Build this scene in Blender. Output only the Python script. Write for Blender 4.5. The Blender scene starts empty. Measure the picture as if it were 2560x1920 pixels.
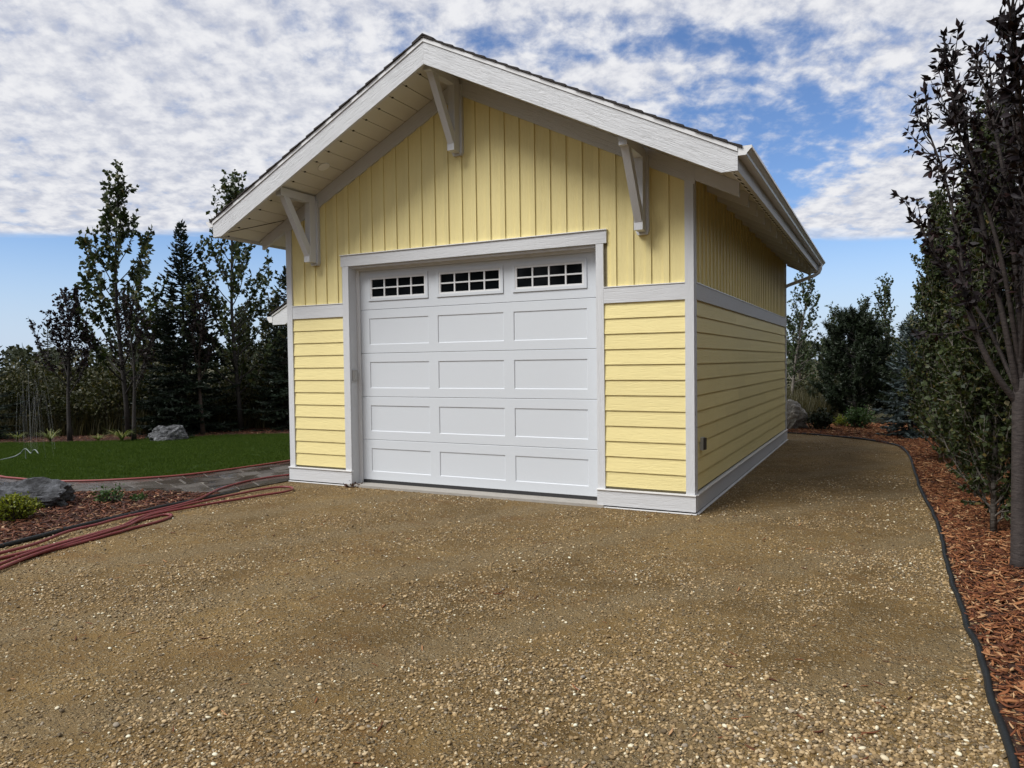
import bpy, bmesh, math, random
import numpy as np
from mathutils import Vector, Matrix, noise
from mathutils.geometry import tessellate_polygon

random.seed(7)
RNG = np.random.default_rng(7)
scene = bpy.context.scene
COL = scene.collection
R = math.radians

# ------------------------------------------------------------------ camera
YAW, PITCH, ROLL = -0.4736, -0.0293, -0.0127
_f = Vector((math.sin(YAW) * math.cos(PITCH), math.cos(YAW) * math.cos(PITCH), math.sin(PITCH)))
_r0 = Vector((math.cos(YAW), -math.sin(YAW), 0))
_u0 = _r0.cross(_f)
_r = _r0 * math.cos(ROLL) + _u0 * math.sin(ROLL)
_u = -_r0 * math.sin(ROLL) + _u0 * math.cos(ROLL)
cam = bpy.data.cameras.new('camera')
cam.sensor_width = 36
cam.lens = 1822.6 / 2560 * 36
cam.clip_start = 0.05
cam.clip_end = 2000
cam_ob = bpy.data.objects.new('camera', cam)
COL.objects.link(cam_ob)
M = Matrix((_r, _u, -_f)).transposed().to_4x4()
M.translation = (1.873, -8.0633, 1.6822)
cam_ob.matrix_world = M
scene.camera = cam_ob

# ------------------------------------------------------------------ sky, sun, exposure
SUN_AZ, SUN_EL = R(214), R(50)          # clockwise from +Y: behind the camera, to its left
EXPOSURE = 0.8
SKY_STRENGTH = 0.1
world = bpy.data.worlds.new('World')
scene.world = world
world.use_nodes = True
wn, wl = world.node_tree.nodes, world.node_tree.links
wn.clear()


def N(nodes, kind, **kw):
    n = nodes.new(kind)
    for k, v in kw.items():
        setattr(n, k, v)
    return n


class G:
    """tiny helper to write node graphs"""
    def __init__(s, tree):
        s.t, s.n, s.l = tree, tree.nodes, tree.links

    def put(s, sock, v):
        if hasattr(v, 'is_output') or isinstance(v, bpy.types.NodeSocket):
            s.l.new(v, sock)
        elif v is not None:
            sock.default_value = v

    def math(s, op, a, b=None, c=None, clamp=False):
        n = s.n.new('ShaderNodeMath'); n.operation = op; n.use_clamp = clamp
        for i, v in enumerate((a, b, c)):
            if v is not None:
                s.put(n.inputs[i], v)
        return n.outputs[0]

    def smooth(s, x, a, b):
        n = s.n.new('ShaderNodeMapRange'); n.interpolation_type = 'SMOOTHSTEP'
        s.put(n.inputs[0], x); n.inputs[1].default_value = a; n.inputs[2].default_value = b
        n.inputs[3].default_value = 0; n.inputs[4].default_value = 1
        return n.outputs[0]

    def noise(s, vec, scale, detail=4, rough=0.5, dist=0.0):
        n = s.n.new('ShaderNodeTexNoise')
        if vec is not None:
            s.put(n.inputs['Vector'], vec)
        n.inputs['Scale'].default_value = scale; n.inputs['Detail'].default_value = detail
        n.inputs['Roughness'].default_value = rough; n.inputs['Distortion'].default_value = dist
        return n.outputs[0]

    def voro(s, vec, scale, feature='F1', rnd=1.0):
        n = s.n.new('ShaderNodeTexVoronoi'); n.feature = feature
        s.put(n.inputs['Vector'], vec); n.inputs['Scale'].default_value = scale
        n.inputs['Randomness'].default_value = rnd
        return n

    def mix(s, f, a, b, blend='MIX'):
        n = s.n.new('ShaderNodeMix'); n.data_type = 'RGBA'; n.blend_type = blend
        s.put(n.inputs[0], f); s.put(n.inputs[6], a if not isinstance(a, tuple) else (*a[:3], 1))
        s.put(n.inputs[7], b if not isinstance(b, tuple) else (*b[:3], 1))
        return n.outputs[2]

    def ramp(s, f, stops):
        n = s.n.new('ShaderNodeValToRGB'); s.put(n.inputs[0], f)
        e = n.color_ramp.elements
        while len(e) < len(stops):
            e.new(0.5)
        for k, (p, c) in zip(e, stops):
            k.position = p; k.color = (*c, 1)
        return n.outputs[0]

    def mapping(s, vec, scale=(1, 1, 1), rot=(0, 0, 0), loc=None):
        n = s.n.new('ShaderNodeMapping'); s.put(n.inputs[0], vec)
        n.inputs['Scale'].default_value = scale; n.inputs['Rotation'].default_value = rot
        if loc is not None:
            s.put(n.inputs['Location'], loc)
        return n.outputs[0]

    def bump(s, h, dist, strength=1.0, normal=None):
        n = s.n.new('ShaderNodeBump'); s.put(n.inputs['Height'], h)
        n.inputs['Distance'].default_value = dist; n.inputs['Strength'].default_value = strength
        if normal is not None:
            s.l.new(normal, n.inputs['Normal'])
        return n.outputs[0]


g = G(world.node_tree)
tc = wn.new('ShaderNodeTexCoord').outputs['Generated']
sep = wn.new('ShaderNodeSeparateXYZ'); wl.new(tc, sep.inputs[0])
zc = g.math('MAXIMUM', sep.outputs[2], 0.02)
comb = wn.new('ShaderNodeCombineXYZ')
wl.new(g.math('DIVIDE', sep.outputs[0], zc), comb.inputs[0])
wl.new(g.math('DIVIDE', sep.outputs[1], zc), comb.inputs[1])
plane = g.mapping(comb.outputs[0], rot=(0, 0, YAW))          # the cloud layer seen as a flat sheet
sp = wn.new('ShaderNodeSeparateXYZ'); wl.new(plane, sp.inputs[0])
U, V = sp.outputs[0], sp.outputs[1]
# the cells are lumps with height, so far ones foreshorten less than a flat sheet would
rad = g.math('SQRT', g.math('ADD', g.math('MULTIPLY', U, U), g.math('MULTIPLY', V, V)))
fac = g.math('DIVIDE', g.math('MULTIPLY', g.math('LOGARITHM', g.math('ADD', rad, 1.0), math.e), 2.0), g.math('MAXIMUM', rad, 0.01))
sc_ = wn.new('ShaderNodeVectorMath'); sc_.operation = 'SCALE'; wl.new(plane, sc_.inputs[0]); wl.new(fac, sc_.inputs['Scale'])
lump = sc_.outputs[0]
cells = g.noise(lump, 8.2, 8, 0.58, 0.15)
big = g.noise(plane, 1.1, 4, 0.55, 0.4)
fine = g.noise(g.mapping(lump, loc=(3, 7, 1)), 15.0, 6, 0.6, 0.1)


def blob(u0, v0, su, sv, amp):
    a = g.math('DIVIDE', g.math('SUBTRACT', U, u0), su)
    b = g.math('DIVIDE', g.math('SUBTRACT', V, v0), sv)
    q = g.math('ADD', g.math('MULTIPLY', a, a), g.math('MULTIPLY', b, b))
    return g.math('MULTIPLY', g.math('EXPONENT', g.math('MULTIPLY', q, -1)), amp)


thin = None
for b in ((1.0, 2.95, 0.50, 0.40, 0.30), (1.35, 3.8, 0.40, 1.0, 0.33), (0.0, 2.36, 0.75, 0.22, 0.17),
          (1.65, 4.7, 0.35, 0.8, 0.26), (0.75, 2.3, 0.45, 0.2, 0.15), (2.6, 5.6, 0.9, 0.25, 0.08)):
    q = blob(*b)
    thin = q if thin is None else g.math('ADD', thin, q)
edge = g.smooth(g.math('ADD', g.math('SUBTRACT', V, g.math('MULTIPLY', U, 0.10)), g.math('ADD', g.math('MULTIPLY', big, 1.4), g.math('MULTIPLY', cells, 1.5))), 6.75, 8.0)
dens = g.math('ADD', g.math('MULTIPLY', cells, 0.85), g.math('MULTIPLY', big, 0.35))
dens = g.math('ADD', dens, 0.16)
dens = g.math('SUBTRACT', dens, thin)
dens = g.math('SUBTRACT', dens, g.math('MULTIPLY', edge, 0.62))
cover = g.smooth(dens, 0.39, 0.74)
light = g.smooth(g.math('ADD', g.math('MULTIPLY', cells, 0.70), g.math('MULTIPLY', fine, 0.45)), 0.43, 0.72)
cloud_col = g.mix(light, (3.2, 3.36, 3.9), (4.9, 4.93, 5.1))
sky = wn.new('ShaderNodeTexSky')
sky.sky_type = 'NISHITA'; sky.sun_disc = False
sky.sun_elevation = SUN_EL; sky.sun_rotation = SUN_AZ
sky.air_density = 1.0; sky.dust_density = 0.4; sky.ozone_density = 1.6; sky.altitude = 600
blue = g.mix(1.0, sky.outputs[0], (0.56, 0.66, 0.82), 'MULTIPLY')
low = g.math('SUBTRACT', 1.0, g.smooth(sep.outputs[2], 0.0, 0.19))
blue = g.mix(g.math('MULTIPLY', low, 0.85), blue, (3.3, 3.9, 4.9))      # milky air above the horizon
bg = wn.new('ShaderNodeBackground')
wl.new(g.mix(cover, blue, cloud_col), bg.inputs[0])
bg.inputs[1].default_value = SKY_STRENGTH
wo = wn.new('ShaderNodeOutputWorld'); wl.new(bg.outputs[0], wo.inputs[0])

sun = bpy.data.lights.new('sun', 'SUN')
sun.energy = 2.25
sun.angle = R(30)
sun.color = (1.0, 0.98, 0.945)
sun_ob = bpy.data.objects.new('sun', sun); COL.objects.link(sun_ob)
_sd = Vector((math.sin(SUN_AZ) * math.cos(SUN_EL), math.cos(SUN_AZ) * math.cos(SUN_EL), math.sin(SUN_EL)))
sun_ob.rotation_euler = _sd.to_track_quat('Z', 'Y').to_euler()

vs = scene.view_settings
scene.display_settings.display_device = 'sRGB'
vs.view_transform = 'Standard'; vs.look = 'None'; vs.exposure = EXPOSURE; vs.gamma = 1
vs.use_curve_mapping = False
scene.cycles.max_bounces = 8
scene.cycles.transparent_max_bounces = 8

# ------------------------------------------------------------------ materials
MATS = {}


def new_mat(name):
    m = bpy.data.materials.new(name); m.use_nodes = True
    m.node_tree.nodes.clear()
    gg = G(m.node_tree)
    p = gg.n.new('ShaderNodeBsdfPrincipled')
    o = gg.n.new('ShaderNodeOutputMaterial'); gg.l.new(p.outputs[0], o.inputs[0])
    MATS[name] = m
    return m, gg, p, o


def obj_coords(gg, jitter=True):
    c = gg.n.new('ShaderNodeTexCoord').outputs['Object']
    if not jitter:
        return c
    oi = gg.n.new('ShaderNodeObjectInfo')
    v = gg.n.new('ShaderNodeVectorMath'); v.operation = 'MULTIPLY_ADD'
    gg.l.new(oi.outputs['Random'], v.inputs[0]); v.inputs[1].default_value = (37, 23, 51); gg.l.new(c, v.inputs[2])
    return v.outputs[0]


def simple(name, col, rough=0.6, spec=0.4, metal=0.0, var=0.0, scale=8, bumpd=0.0, bscale=60):
    m, gg, p, o = new_mat(name)
    c = obj_coords(gg)
    if var:
        n = gg.noise(c, scale, 5)
        gg.l.new(gg.mix(n, tuple(x * (1 - var) for x in col), tuple(min(1, x * (1 + var)) for x in col)), p.inputs['Base Color'])
    else:
        p.inputs['Base Color'].default_value = (*col, 1)
    p.inputs['Roughness'].default_value = rough; p.inputs['Specular IOR Level'].default_value = spec
    p.inputs['Metallic'].default_value = metal
    if bumpd:
        gg.l.new(gg.bump(gg.noise(c, bscale, 4), bumpd), p.inputs['Normal'])
    return m


def grained(name, col, axis, bumpd=0.003, var=0.04, rough=0.55):
    """painted fibre-cement board with an embossed cedar grain that runs along axis"""
    m, gg, p, o = new_mat(name)
    c = obj_coords(gg)
    s = [34, 34, 34]; s[axis] = 2.6
    warp = gg.noise(gg.mapping(c, scale=(3, 3, 3)), 1.0, 2)
    n1 = gg.noise(gg.mapping(c, scale=tuple(s)), 1.0, 3, 0.6, 1.6)
    s2 = [110, 110, 110]; s2[axis] = 9
    n2 = gg.noise(gg.mapping(c, scale=tuple(s2)), 1.0, 2, 0.5, 0.6)
    h = gg.math('ADD', gg.math('MULTIPLY', gg.math('PINGPONG', gg.math('MULTIPLY', n1, 6.0), 1.0), 0.6), gg.math('MULTIPLY', n2, 0.5))
    tone = gg.math('ADD', gg.math('MULTIPLY', h, 0.35), gg.math('MULTIPLY', warp, 0.65))
    lo = tuple(x * (1 - var) for x in col); hi = tuple(min(1, x * (1 + var)) for x in col)
    oi = gg.n.new('ShaderNodeObjectInfo')
    base = gg.mix(tone, lo, hi)
    val = gg.math('ADD', gg.math('MULTIPLY', oi.outputs['Random'], 0.07), 0.965)
    hsv = gg.n.new('ShaderNodeHueSaturation'); gg.l.new(base, hsv.inputs['Color']); gg.l.new(val, hsv.inputs['Value'])
    # faint grime towards random blotches
    gr = gg.smooth(gg.noise(gg.mapping(c, scale=(1.7, 1.7, 1.7)), 1.0, 6, 0.65), 0.52, 0.85)
    gg.l.new(gg.mix(gg.math('MULTIPLY', gr, 0.10), hsv.outputs[0], (0.30, 0.25, 0.17)), p.inputs['Base Color'])
    p.inputs['Roughness'].default_value = rough; p.inputs['Specular IOR Level'].default_value = 0.3
    gg.l.new(gg.bump(h, bumpd, 0.8), p.inputs['Normal'])
    return m


YEL = (0.79, 0.68, 0.325)
TRIM = (0.60, 0.612, 0.63)
yel_x = grained('yellow_board_x', YEL, 0); yel_y = grained('yellow_board_y', YEL, 1); yel_z = grained('yellow_board_z', YEL, 2)
trim_x = grained('trim_x', TRIM, 0, 0.003, 0.03); trim_y = grained('trim_y', TRIM, 1, 0.003, 0.03); trim_z = grained('trim_z', TRIM, 2, 0.003, 0.03)
trim_rake = grained('trim_rake', TRIM, 0, 0.006, 0.035)
door_white = simple('door_white', (0.60, 0.632, 0.67), 0.42, 0.4, var=0.012, scale=1.2, bumpd=0.0006, bscale=160)
metal_white = simple('white_metal', (0.72, 0.725, 0.73), 0.3, 0.5, var=0.03)
flash_white = simple('flashing_white', (0.82, 0.82, 0.82), 0.3, 0.5)
soffit_m = simple('soffit', (0.60, 0.585, 0.53), 0.5, 0.4, var=0.03, bumpd=0.002, bscale=70)
dark_gap = simple('dark_gap', (0.02, 0.018, 0.015), 0.8)
rubber = simple('rubber', (0.03, 0.03, 0.032), 0.6)
grey_box = simple('grey_plastic', (0.36, 0.37, 0.37), 0.45)
keypad_m = simple('keypad_plastic', (0.40, 0.395, 0.38), 0.5)
dark_cover = simple('dark_cover', (0.05, 0.05, 0.05), 0.35)
glass_m = simple('dark_glass', (0.004, 0.005, 0.006), 0.06, 0.12)
concrete_m = simple('concrete', (0.34, 0.32, 0.29), 0.85, 0.2, var=0.15, scale=9, bumpd=0.004, bscale=120)
shingle_m = simple('shingle', (0.045, 0.04, 0.038), 0.9, 0.2, var=0.5, scale=90, bumpd=0.004, bscale=200)
core_m = simple('wall_core', (0.30, 0.26, 0.16), 0.9)
edge_m = simple('edging_plastic', (0.012, 0.014, 0.0155), 0.55, 0.3, var=0.5, scale=9, bumpd=0.003, bscale=40)
hose_m = simple('hose_rubber', (0.175, 0.034, 0.036), 0.45, 0.4, var=0.25, scale=11, bumpd=0.001, bscale=90)
hose_pale = simple('hose_rubber_pale', (0.22, 0.05, 0.045), 0.45, 0.4, var=0.25, scale=6)
spr_m = simple('sprinkler_metal', (0.16, 0.19, 0.18), 0.35, 0.5)


def rock(name, dark, lite, scale=3.0):
    m, gg, p, o = new_mat(name)
    c = obj_coords(gg)
    a = gg.noise(c, scale, 8, 0.72, 0.6)
    b = gg.noise(gg.mapping(c, scale=(1, 1, 2.2), rot=(0.5, 0.3, 0)), scale * 4, 6, 0.7, 0.8)
    t = gg.math('ADD', gg.math('MULTIPLY', a, 0.6), gg.math('MULTIPLY', b, 0.5))
    gg.l.new(gg.ramp(t, [(0.45, dark), (0.55, tuple((x + y) / 2.8 for x, y in zip(dark, lite))), (0.66, lite)]), p.inputs['Base Color'])
    p.inputs['Roughness'].default_value = 0.75
    gg.l.new(gg.bump(t, 0.16, 1.0), p.inputs['Normal'])
    return m


rock_dark = rock('rock_dark', (0.005, 0.0055, 0.007), (0.15, 0.158, 0.175))
rock_mid = rock('rock_mid', (0.03, 0.032, 0.036), (0.34, 0.35, 0.37))
rock_pale = rock('rock_pale', (0.22, 0.21, 0.19), (0.60, 0.57, 0.53))


def leafmat(name, cols, trans=0.25, rough=0.5, spec=0.3):
    m, gg, p, o = new_mat(name)
    at = gg.n.new('ShaderNodeAttribute'); at.attribute_name = 'tint'
    k = len(cols) - 1
    col = gg.ramp(at.outputs['Fac'], [(i / k, c) for i, c in enumerate(cols)])
    gg.l.new(col, p.inputs['Base Color'])
    p.inputs['Roughness'].default_value = rough; p.inputs['Specular IOR Level'].default_value = spec
    t = gg.n.new('ShaderNodeBsdfTranslucent')
    gg.l.new(gg.mix(1.0, col, (1.4, 1.5, 0.7), 'MULTIPLY'), t.inputs[0])
    mx = gg.n.new('ShaderNodeMixShader'); mx.inputs[0].default_value = trans
    gg.l.new(p.outputs[0], mx.inputs[1]); gg.l.new(t.outputs[0], mx.inputs[2]); gg.l.new(mx.outputs[0], o.inputs[0])
    return m


lf_poplar = leafmat('leaf_poplar', [(0.017, 0.029, 0.011), (0.032, 0.048, 0.017), (0.053, 0.069, 0.024), (0.115, 0.090, 0.026)], 0.15)
lf_purple = leafmat('leaf_purple', [(0.008, 0.006, 0.008), (0.013, 0.009, 0.011), (0.018, 0.011, 0.012), (0.036, 0.014, 0.013)], 0.06, 0.55, 0.2)
lf_spruce = leafmat('leaf_spruce', [(0.012, 0.021, 0.014), (0.020, 0.034, 0.021), (0.034, 0.050, 0.029)], 0.05)
lf_blue = leafmat('leaf_blue_spruce', [(0.045, 0.065, 0.066), (0.085, 0.115, 0.12), (0.15, 0.19, 0.19)], 0.05)
lf_pine = leafmat('leaf_pine', [(0.008, 0.015, 0.007), (0.015, 0.025, 0.011), (0.028, 0.040, 0.017)], 0.04)
lf_aspen = leafmat('leaf_aspen', [(0.024, 0.040, 0.016), (0.045, 0.066, 0.026), (0.07, 0.09, 0.032)], 0.22)
lf_col = leafmat('leaf_column', [(0.019, 0.030, 0.011), (0.035, 0.050, 0.017), (0.058, 0.072, 0.024), (0.132, 0.086, 0.024)], 0.18)
lf_wild = leafmat('leaf_wild', [(0.018, 0.025, 0.009), (0.034, 0.039, 0.014), (0.056, 0.057, 0.020), (0.119, 0.087, 0.024)], 0.15)
lf_far = leafmat('leaf_far', [(0.026, 0.036, 0.020), (0.042, 0.052, 0.026), (0.062, 0.066, 0.032)], 0.05)
lf_yellow = leafmat('leaf_yellow', [(0.06, 0.085, 0.012), (0.16, 0.185, 0.02), (0.34, 0.33, 0.04)], 0.3)
lf_bright = leafmat('leaf_green', [(0.025, 0.05, 0.018), (0.045, 0.085, 0.025), (0.07, 0.12, 0.04)], 0.25)
lf_lily = leafmat('leaf_lily', [(0.06, 0.09, 0.025), (0.14, 0.17, 0.05), (0.26, 0.25, 0.09)], 0.25)
lf_dry = leafmat('grass_dry', [(0.030, 0.032, 0.013), (0.055, 0.050, 0.020), (0.10, 0.085, 0.035)], 0.15)
lf_grass = leafmat('grass_lawn', [(0.029, 0.056, 0.007), (0.047, 0.082, 0.011), (0.072, 0.108, 0.017)], 0.25, 0.7, 0.1)


def bark(name, c1, c2, scale=14):
    m, gg, p, o = new_mat(name)
    c = obj_coords(gg)
    n = gg.noise(gg.mapping(c, scale=(1, 1, 3.5)), scale, 6, 0.65, 0.5)
    gg.l.new(gg.ramp(n, [(0.35, c1), (0.65, c2)]), p.inputs['Base Color'])
    p.inputs['Roughness'].default_value = 0.8
    gg.l.new(gg.bump(n, 0.012, 0.7), p.inputs['Normal'])
    return m


bark_dark = bark('bark_dark', (0.012, 0.010, 0.009), (0.034, 0.028, 0.025))
bark_brown = bark('bark_brown', (0.035, 0.024, 0.020), (0.09, 0.065, 0.055))
bark_crab = bark('bark_crab', (0.018, 0.013, 0.012), (0.055, 0.043, 0.039), 18)
bark_pale = bark('bark_pale', (0.055, 0.046, 0.037), (0.20, 0.18, 0.155), 9)


def ground_gravel():
    m, gg, p, o = new_mat('gravel')
    c = gg.n.new('ShaderNodeTexCoord').outputs['Object']
    big = gg.noise(c, 0.55, 5, 0.55, 0.3)
    mid = gg.noise(c, 2.6, 6, 0.6)
    tiny = gg.noise(c, 95, 3, 0.7)
    sx_ = gg.n.new('ShaderNodeSeparateXYZ'); gg.l.new(c, sx_.inputs[0])
    across = gg.math('ADD', gg.math('SUBTRACT', gg.math('MULTIPLY', sx_.outputs[0], 0.83), gg.math('MULTIPLY', sx_.outputs[1], 0.555)), gg.math('MULTIPLY', big, 0.9))
    track = gg.smooth(gg.math('PINGPONG', across, 0.8), 0.50, 0.72)      # strips packed smooth by tyres
    col = gg.ramp(gg.math('ADD', gg.math('MULTIPLY', big, 0.6), gg.math('MULTIPLY', mid, 0.4)),
                  [(0.36, (0.119, 0.073, 0.023)), (0.48, (0.189, 0.118, 0.042)), (0.60, (0.260, 0.168, 0.062))])
    col = gg.mix(gg.math('MULTIPLY', track, 0.55), col, (0.226, 0.167, 0.088))
    rust = gg.smooth(gg.noise(gg.mapping(c, scale=(1.0, 2.2, 1), rot=(0, 0, 0.5), loc=(4, 2, 0)), 0.8, 5, 0.6), 0.54, 0.70)
    col = gg.mix(gg.math('MULTIPLY', rust, 0.5), col, (0.159, 0.074, 0.018))
    col = gg.mix(gg.math('MULTIPLY', gg.smooth(tiny, 0.45, 0.75), 0.45), col, (0.090, 0.059, 0.026))
    # fine stones bedded in the sand; the larger ones are separate geometry
    h = tiny
    for sc, amt in ((30, 0.6), (52, 0.75), (105, 0.75)):
        v = gg.voro(c, sc)
        keep = gg.smooth(gg.math('ADD', gg.noise(c, sc * 0.22, 3), gg.math('MULTIPLY', mid, 0.35)), 0.54, 0.74)
        body = gg.math('SUBTRACT', 1.0, gg.smooth(v.outputs['Distance'], 0.26, 0.46))
        sepc = gg.n.new('ShaderNodeSeparateColor'); gg.l.new(v.outputs['Color'], sepc.inputs[0])
        pc = gg.ramp(sepc.outputs[0], [(0.0, (0.106, 0.081, 0.048)), (0.35, (0.254, 0.186, 0.099)), (0.7, (0.382, 0.294, 0.166)), (0.95, (0.636, 0.528, 0.347))])
        f = gg.math('MULTIPLY', gg.math('MULTIPLY', body, keep), amt)
        col = gg.mix(f, col, pc)
        h = gg.math('ADD', h, gg.math('MULTIPLY', f, 50.0 / sc))
    gg.l.new(col, p.inputs['Base Color'])
    p.inputs['Roughness'].default_value = 0.9; p.inputs['Specular IOR Level'].default_value = 0.2
    b1 = gg.bump(gg.noise(c, 5, 4), 0.05, 0.5)
    gg.l.new(gg.bump(h, 0.018, 1.0, b1), p.inputs['Normal'])
    return m


gravel_m = ground_gravel()


def ground_mulch():
    m, gg, p, o = new_mat('mulch')
    c = gg.n.new('ShaderNodeTexCoord').outputs['Object']
    n = gg.noise(gg.mapping(c, scale=(1, 2.4, 1), rot=(0, 0, 0.6)), 38, 5, 0.7, 1.2)
    gg.l.new(gg.ramp(n, [(0.3, (0.020, 0.008, 0.005)), (0.5, (0.075, 0.026, 0.013)), (0.7, (0.18, 0.075, 0.035))]), p.inputs['Base Color'])
    p.inputs['Roughness'].default_value = 0.85
    gg.l.new(gg.bump(n, 0.05, 1.0), p.inputs['Normal'])
    return m


mulch_m = ground_mulch()


def two_tone(name, a, b, scale, bumpd=0.02, bscale=40, rough=0.9):
    m, gg, p, o = new_mat(name)
    c = gg.n.new('ShaderNodeTexCoord').outputs['Object']
    n = gg.noise(c, scale, 7, 0.6)
    gg.l.new(gg.mix(gg.smooth(n, 0.35, 0.65), a, b), p.inputs['Base Color'])
    p.inputs['Roughness'].default_value = rough; p.inputs['Specular IOR Level'].default_value = 0.2
    gg.l.new(gg.bump(gg.noise(c, bscale, 5), bumpd), p.inputs['Normal'])
    return m


terrain_m = two_tone('wild_ground', (0.045, 0.042, 0.020), (0.075, 0.068, 0.032), 0.6)
lawn_m = two_tone('lawn_soil', (0.018, 0.038, 0.008), (0.030, 0.058, 0.012), 1.5)
path_m = two_tone('path_bed', (0.13, 0.12, 0.105), (0.20, 0.185, 0.165), 9)


def rand_ramp(name, stops, rough=0.75, bumpd=0.0, bscale=200, spec=0.3):
    m, gg, p, o = new_mat(name)
    oi = gg.n.new('ShaderNodeObjectInfo')
    col = gg.ramp(oi.outputs['Random'], stops)
    c = gg.n.new('ShaderNodeTexCoord').outputs['Object']
    n = gg.noise(c, 3.0, 4, 0.6)
    gg.l.new(gg.mix(gg.math('MULTIPLY', n, 0.5), col, tuple(0.45 * x for x in stops[len(stops) // 2][1])), p.inputs['Base Color'])
    p.inputs['Roughness'].default_value = rough; p.inputs['Specular IOR Level'].default_value = spec
    return m


pebble_m = rand_ramp('pebble', [(0.0, (0.062, 0.046, 0.028)), (0.18, (0.129, 0.087, 0.043)), (0.45, (0.244, 0.162, 0.073)), (0.72, (0.406, 0.277, 0.128)),
                                (0.86, (0.541, 0.407, 0.233)), (0.935, (0.230, 0.209, 0.181)), (0.955, (0.568, 0.432, 0.254)), (1.0, (0.900, 0.900, 0.720))])
chip_m = rand_ramp('mulch_chip', [(0.0, (0.040, 0.014, 0.008)), (0.3, (0.13, 0.040, 0.016)), (0.6, (0.25, 0.090, 0.034)), (0.85, (0.38, 0.17, 0.070)), (1.0, (0.62, 0.40, 0.21))])


chip_wet = rand_ramp('wet_mulch_chip', [(0.0, (0.018, 0.006, 0.004)), (0.35, (0.060, 0.017, 0.008)), (0.65, (0.130, 0.040, 0.017)), (0.88, (0.23, 0.088, 0.038)), (1.0, (0.50, 0.33, 0.19))], 0.55)


def paver_mat():
    m, gg, p, o = new_mat('wet_paver')
    c = gg.n.new('ShaderNodeTexCoord').outputs['Object']
    oi = gg.n.new('ShaderNodeObjectInfo')
    n = gg.noise(c, 7, 6, 0.6)
    base = gg.ramp(oi.outputs['Random'], [(0.0, (0.038, 0.030, 0.024)), (0.5, (0.070, 0.058, 0.047)), (1.0, (0.13, 0.118, 0.105))])
    gg.l.new(gg.mix(gg.math('MULTIPLY', n, 0.6), base, (0.07, 0.06, 0.05)), p.inputs['Base Color'])
    wet = gg.smooth(gg.noise(gg.mapping(c, loc=(2, 5, 0)), 1.6, 4, 0.55), 0.42, 0.58)
    gg.l.new(gg.math('SUBTRACT', 0.40, gg.math('MULTIPLY', wet, 0.34)), p.inputs['Roughness'])
    p.inputs['Specular IOR Level'].default_value = 0.5
    gg.l.new(gg.bump(n, 0.004, 0.35), p.inputs['Normal'])
    return m


paver_m = paver_mat()


def water_mat():
    m, gg, p, o = new_mat('water_drops')
    t = gg.n.new('ShaderNodeBsdfTransparent')
    p.inputs['Base Color'].default_value = (0.8, 0.83, 0.86, 1); p.inputs['Roughness'].default_value = 0.2
    mx = gg.n.new('ShaderNodeMixShader'); mx.inputs[0].default_value = 0.035
    gg.l.new(t.outputs[0], mx.inputs[1]); gg.l.new(p.outputs[0], mx.inputs[2]); gg.l.new(mx.outputs[0], o.inputs[0])
    return m


water_m = water_mat()


# ------------------------------------------------------------------ object helpers
def tag(o, label=None, cat=None, group=None, kind=None):
    if label: o['label'] = label
    if cat: o['category'] = cat
    if group: o['group'] = group
    if kind: o['kind'] = kind
    return o


def empty(name, loc, label=None, cat=None, group=None, rz=0.0, scale=1.0):
    o = bpy.data.objects.new(name, None); COL.objects.link(o)
    o.empty_display_size = 0.2
    o.location = loc; o.rotation_euler = (0, 0, rz); o.scale = (scale,) * 3
    return tag(o, label, cat, group)


ORIGIN = {}


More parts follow.
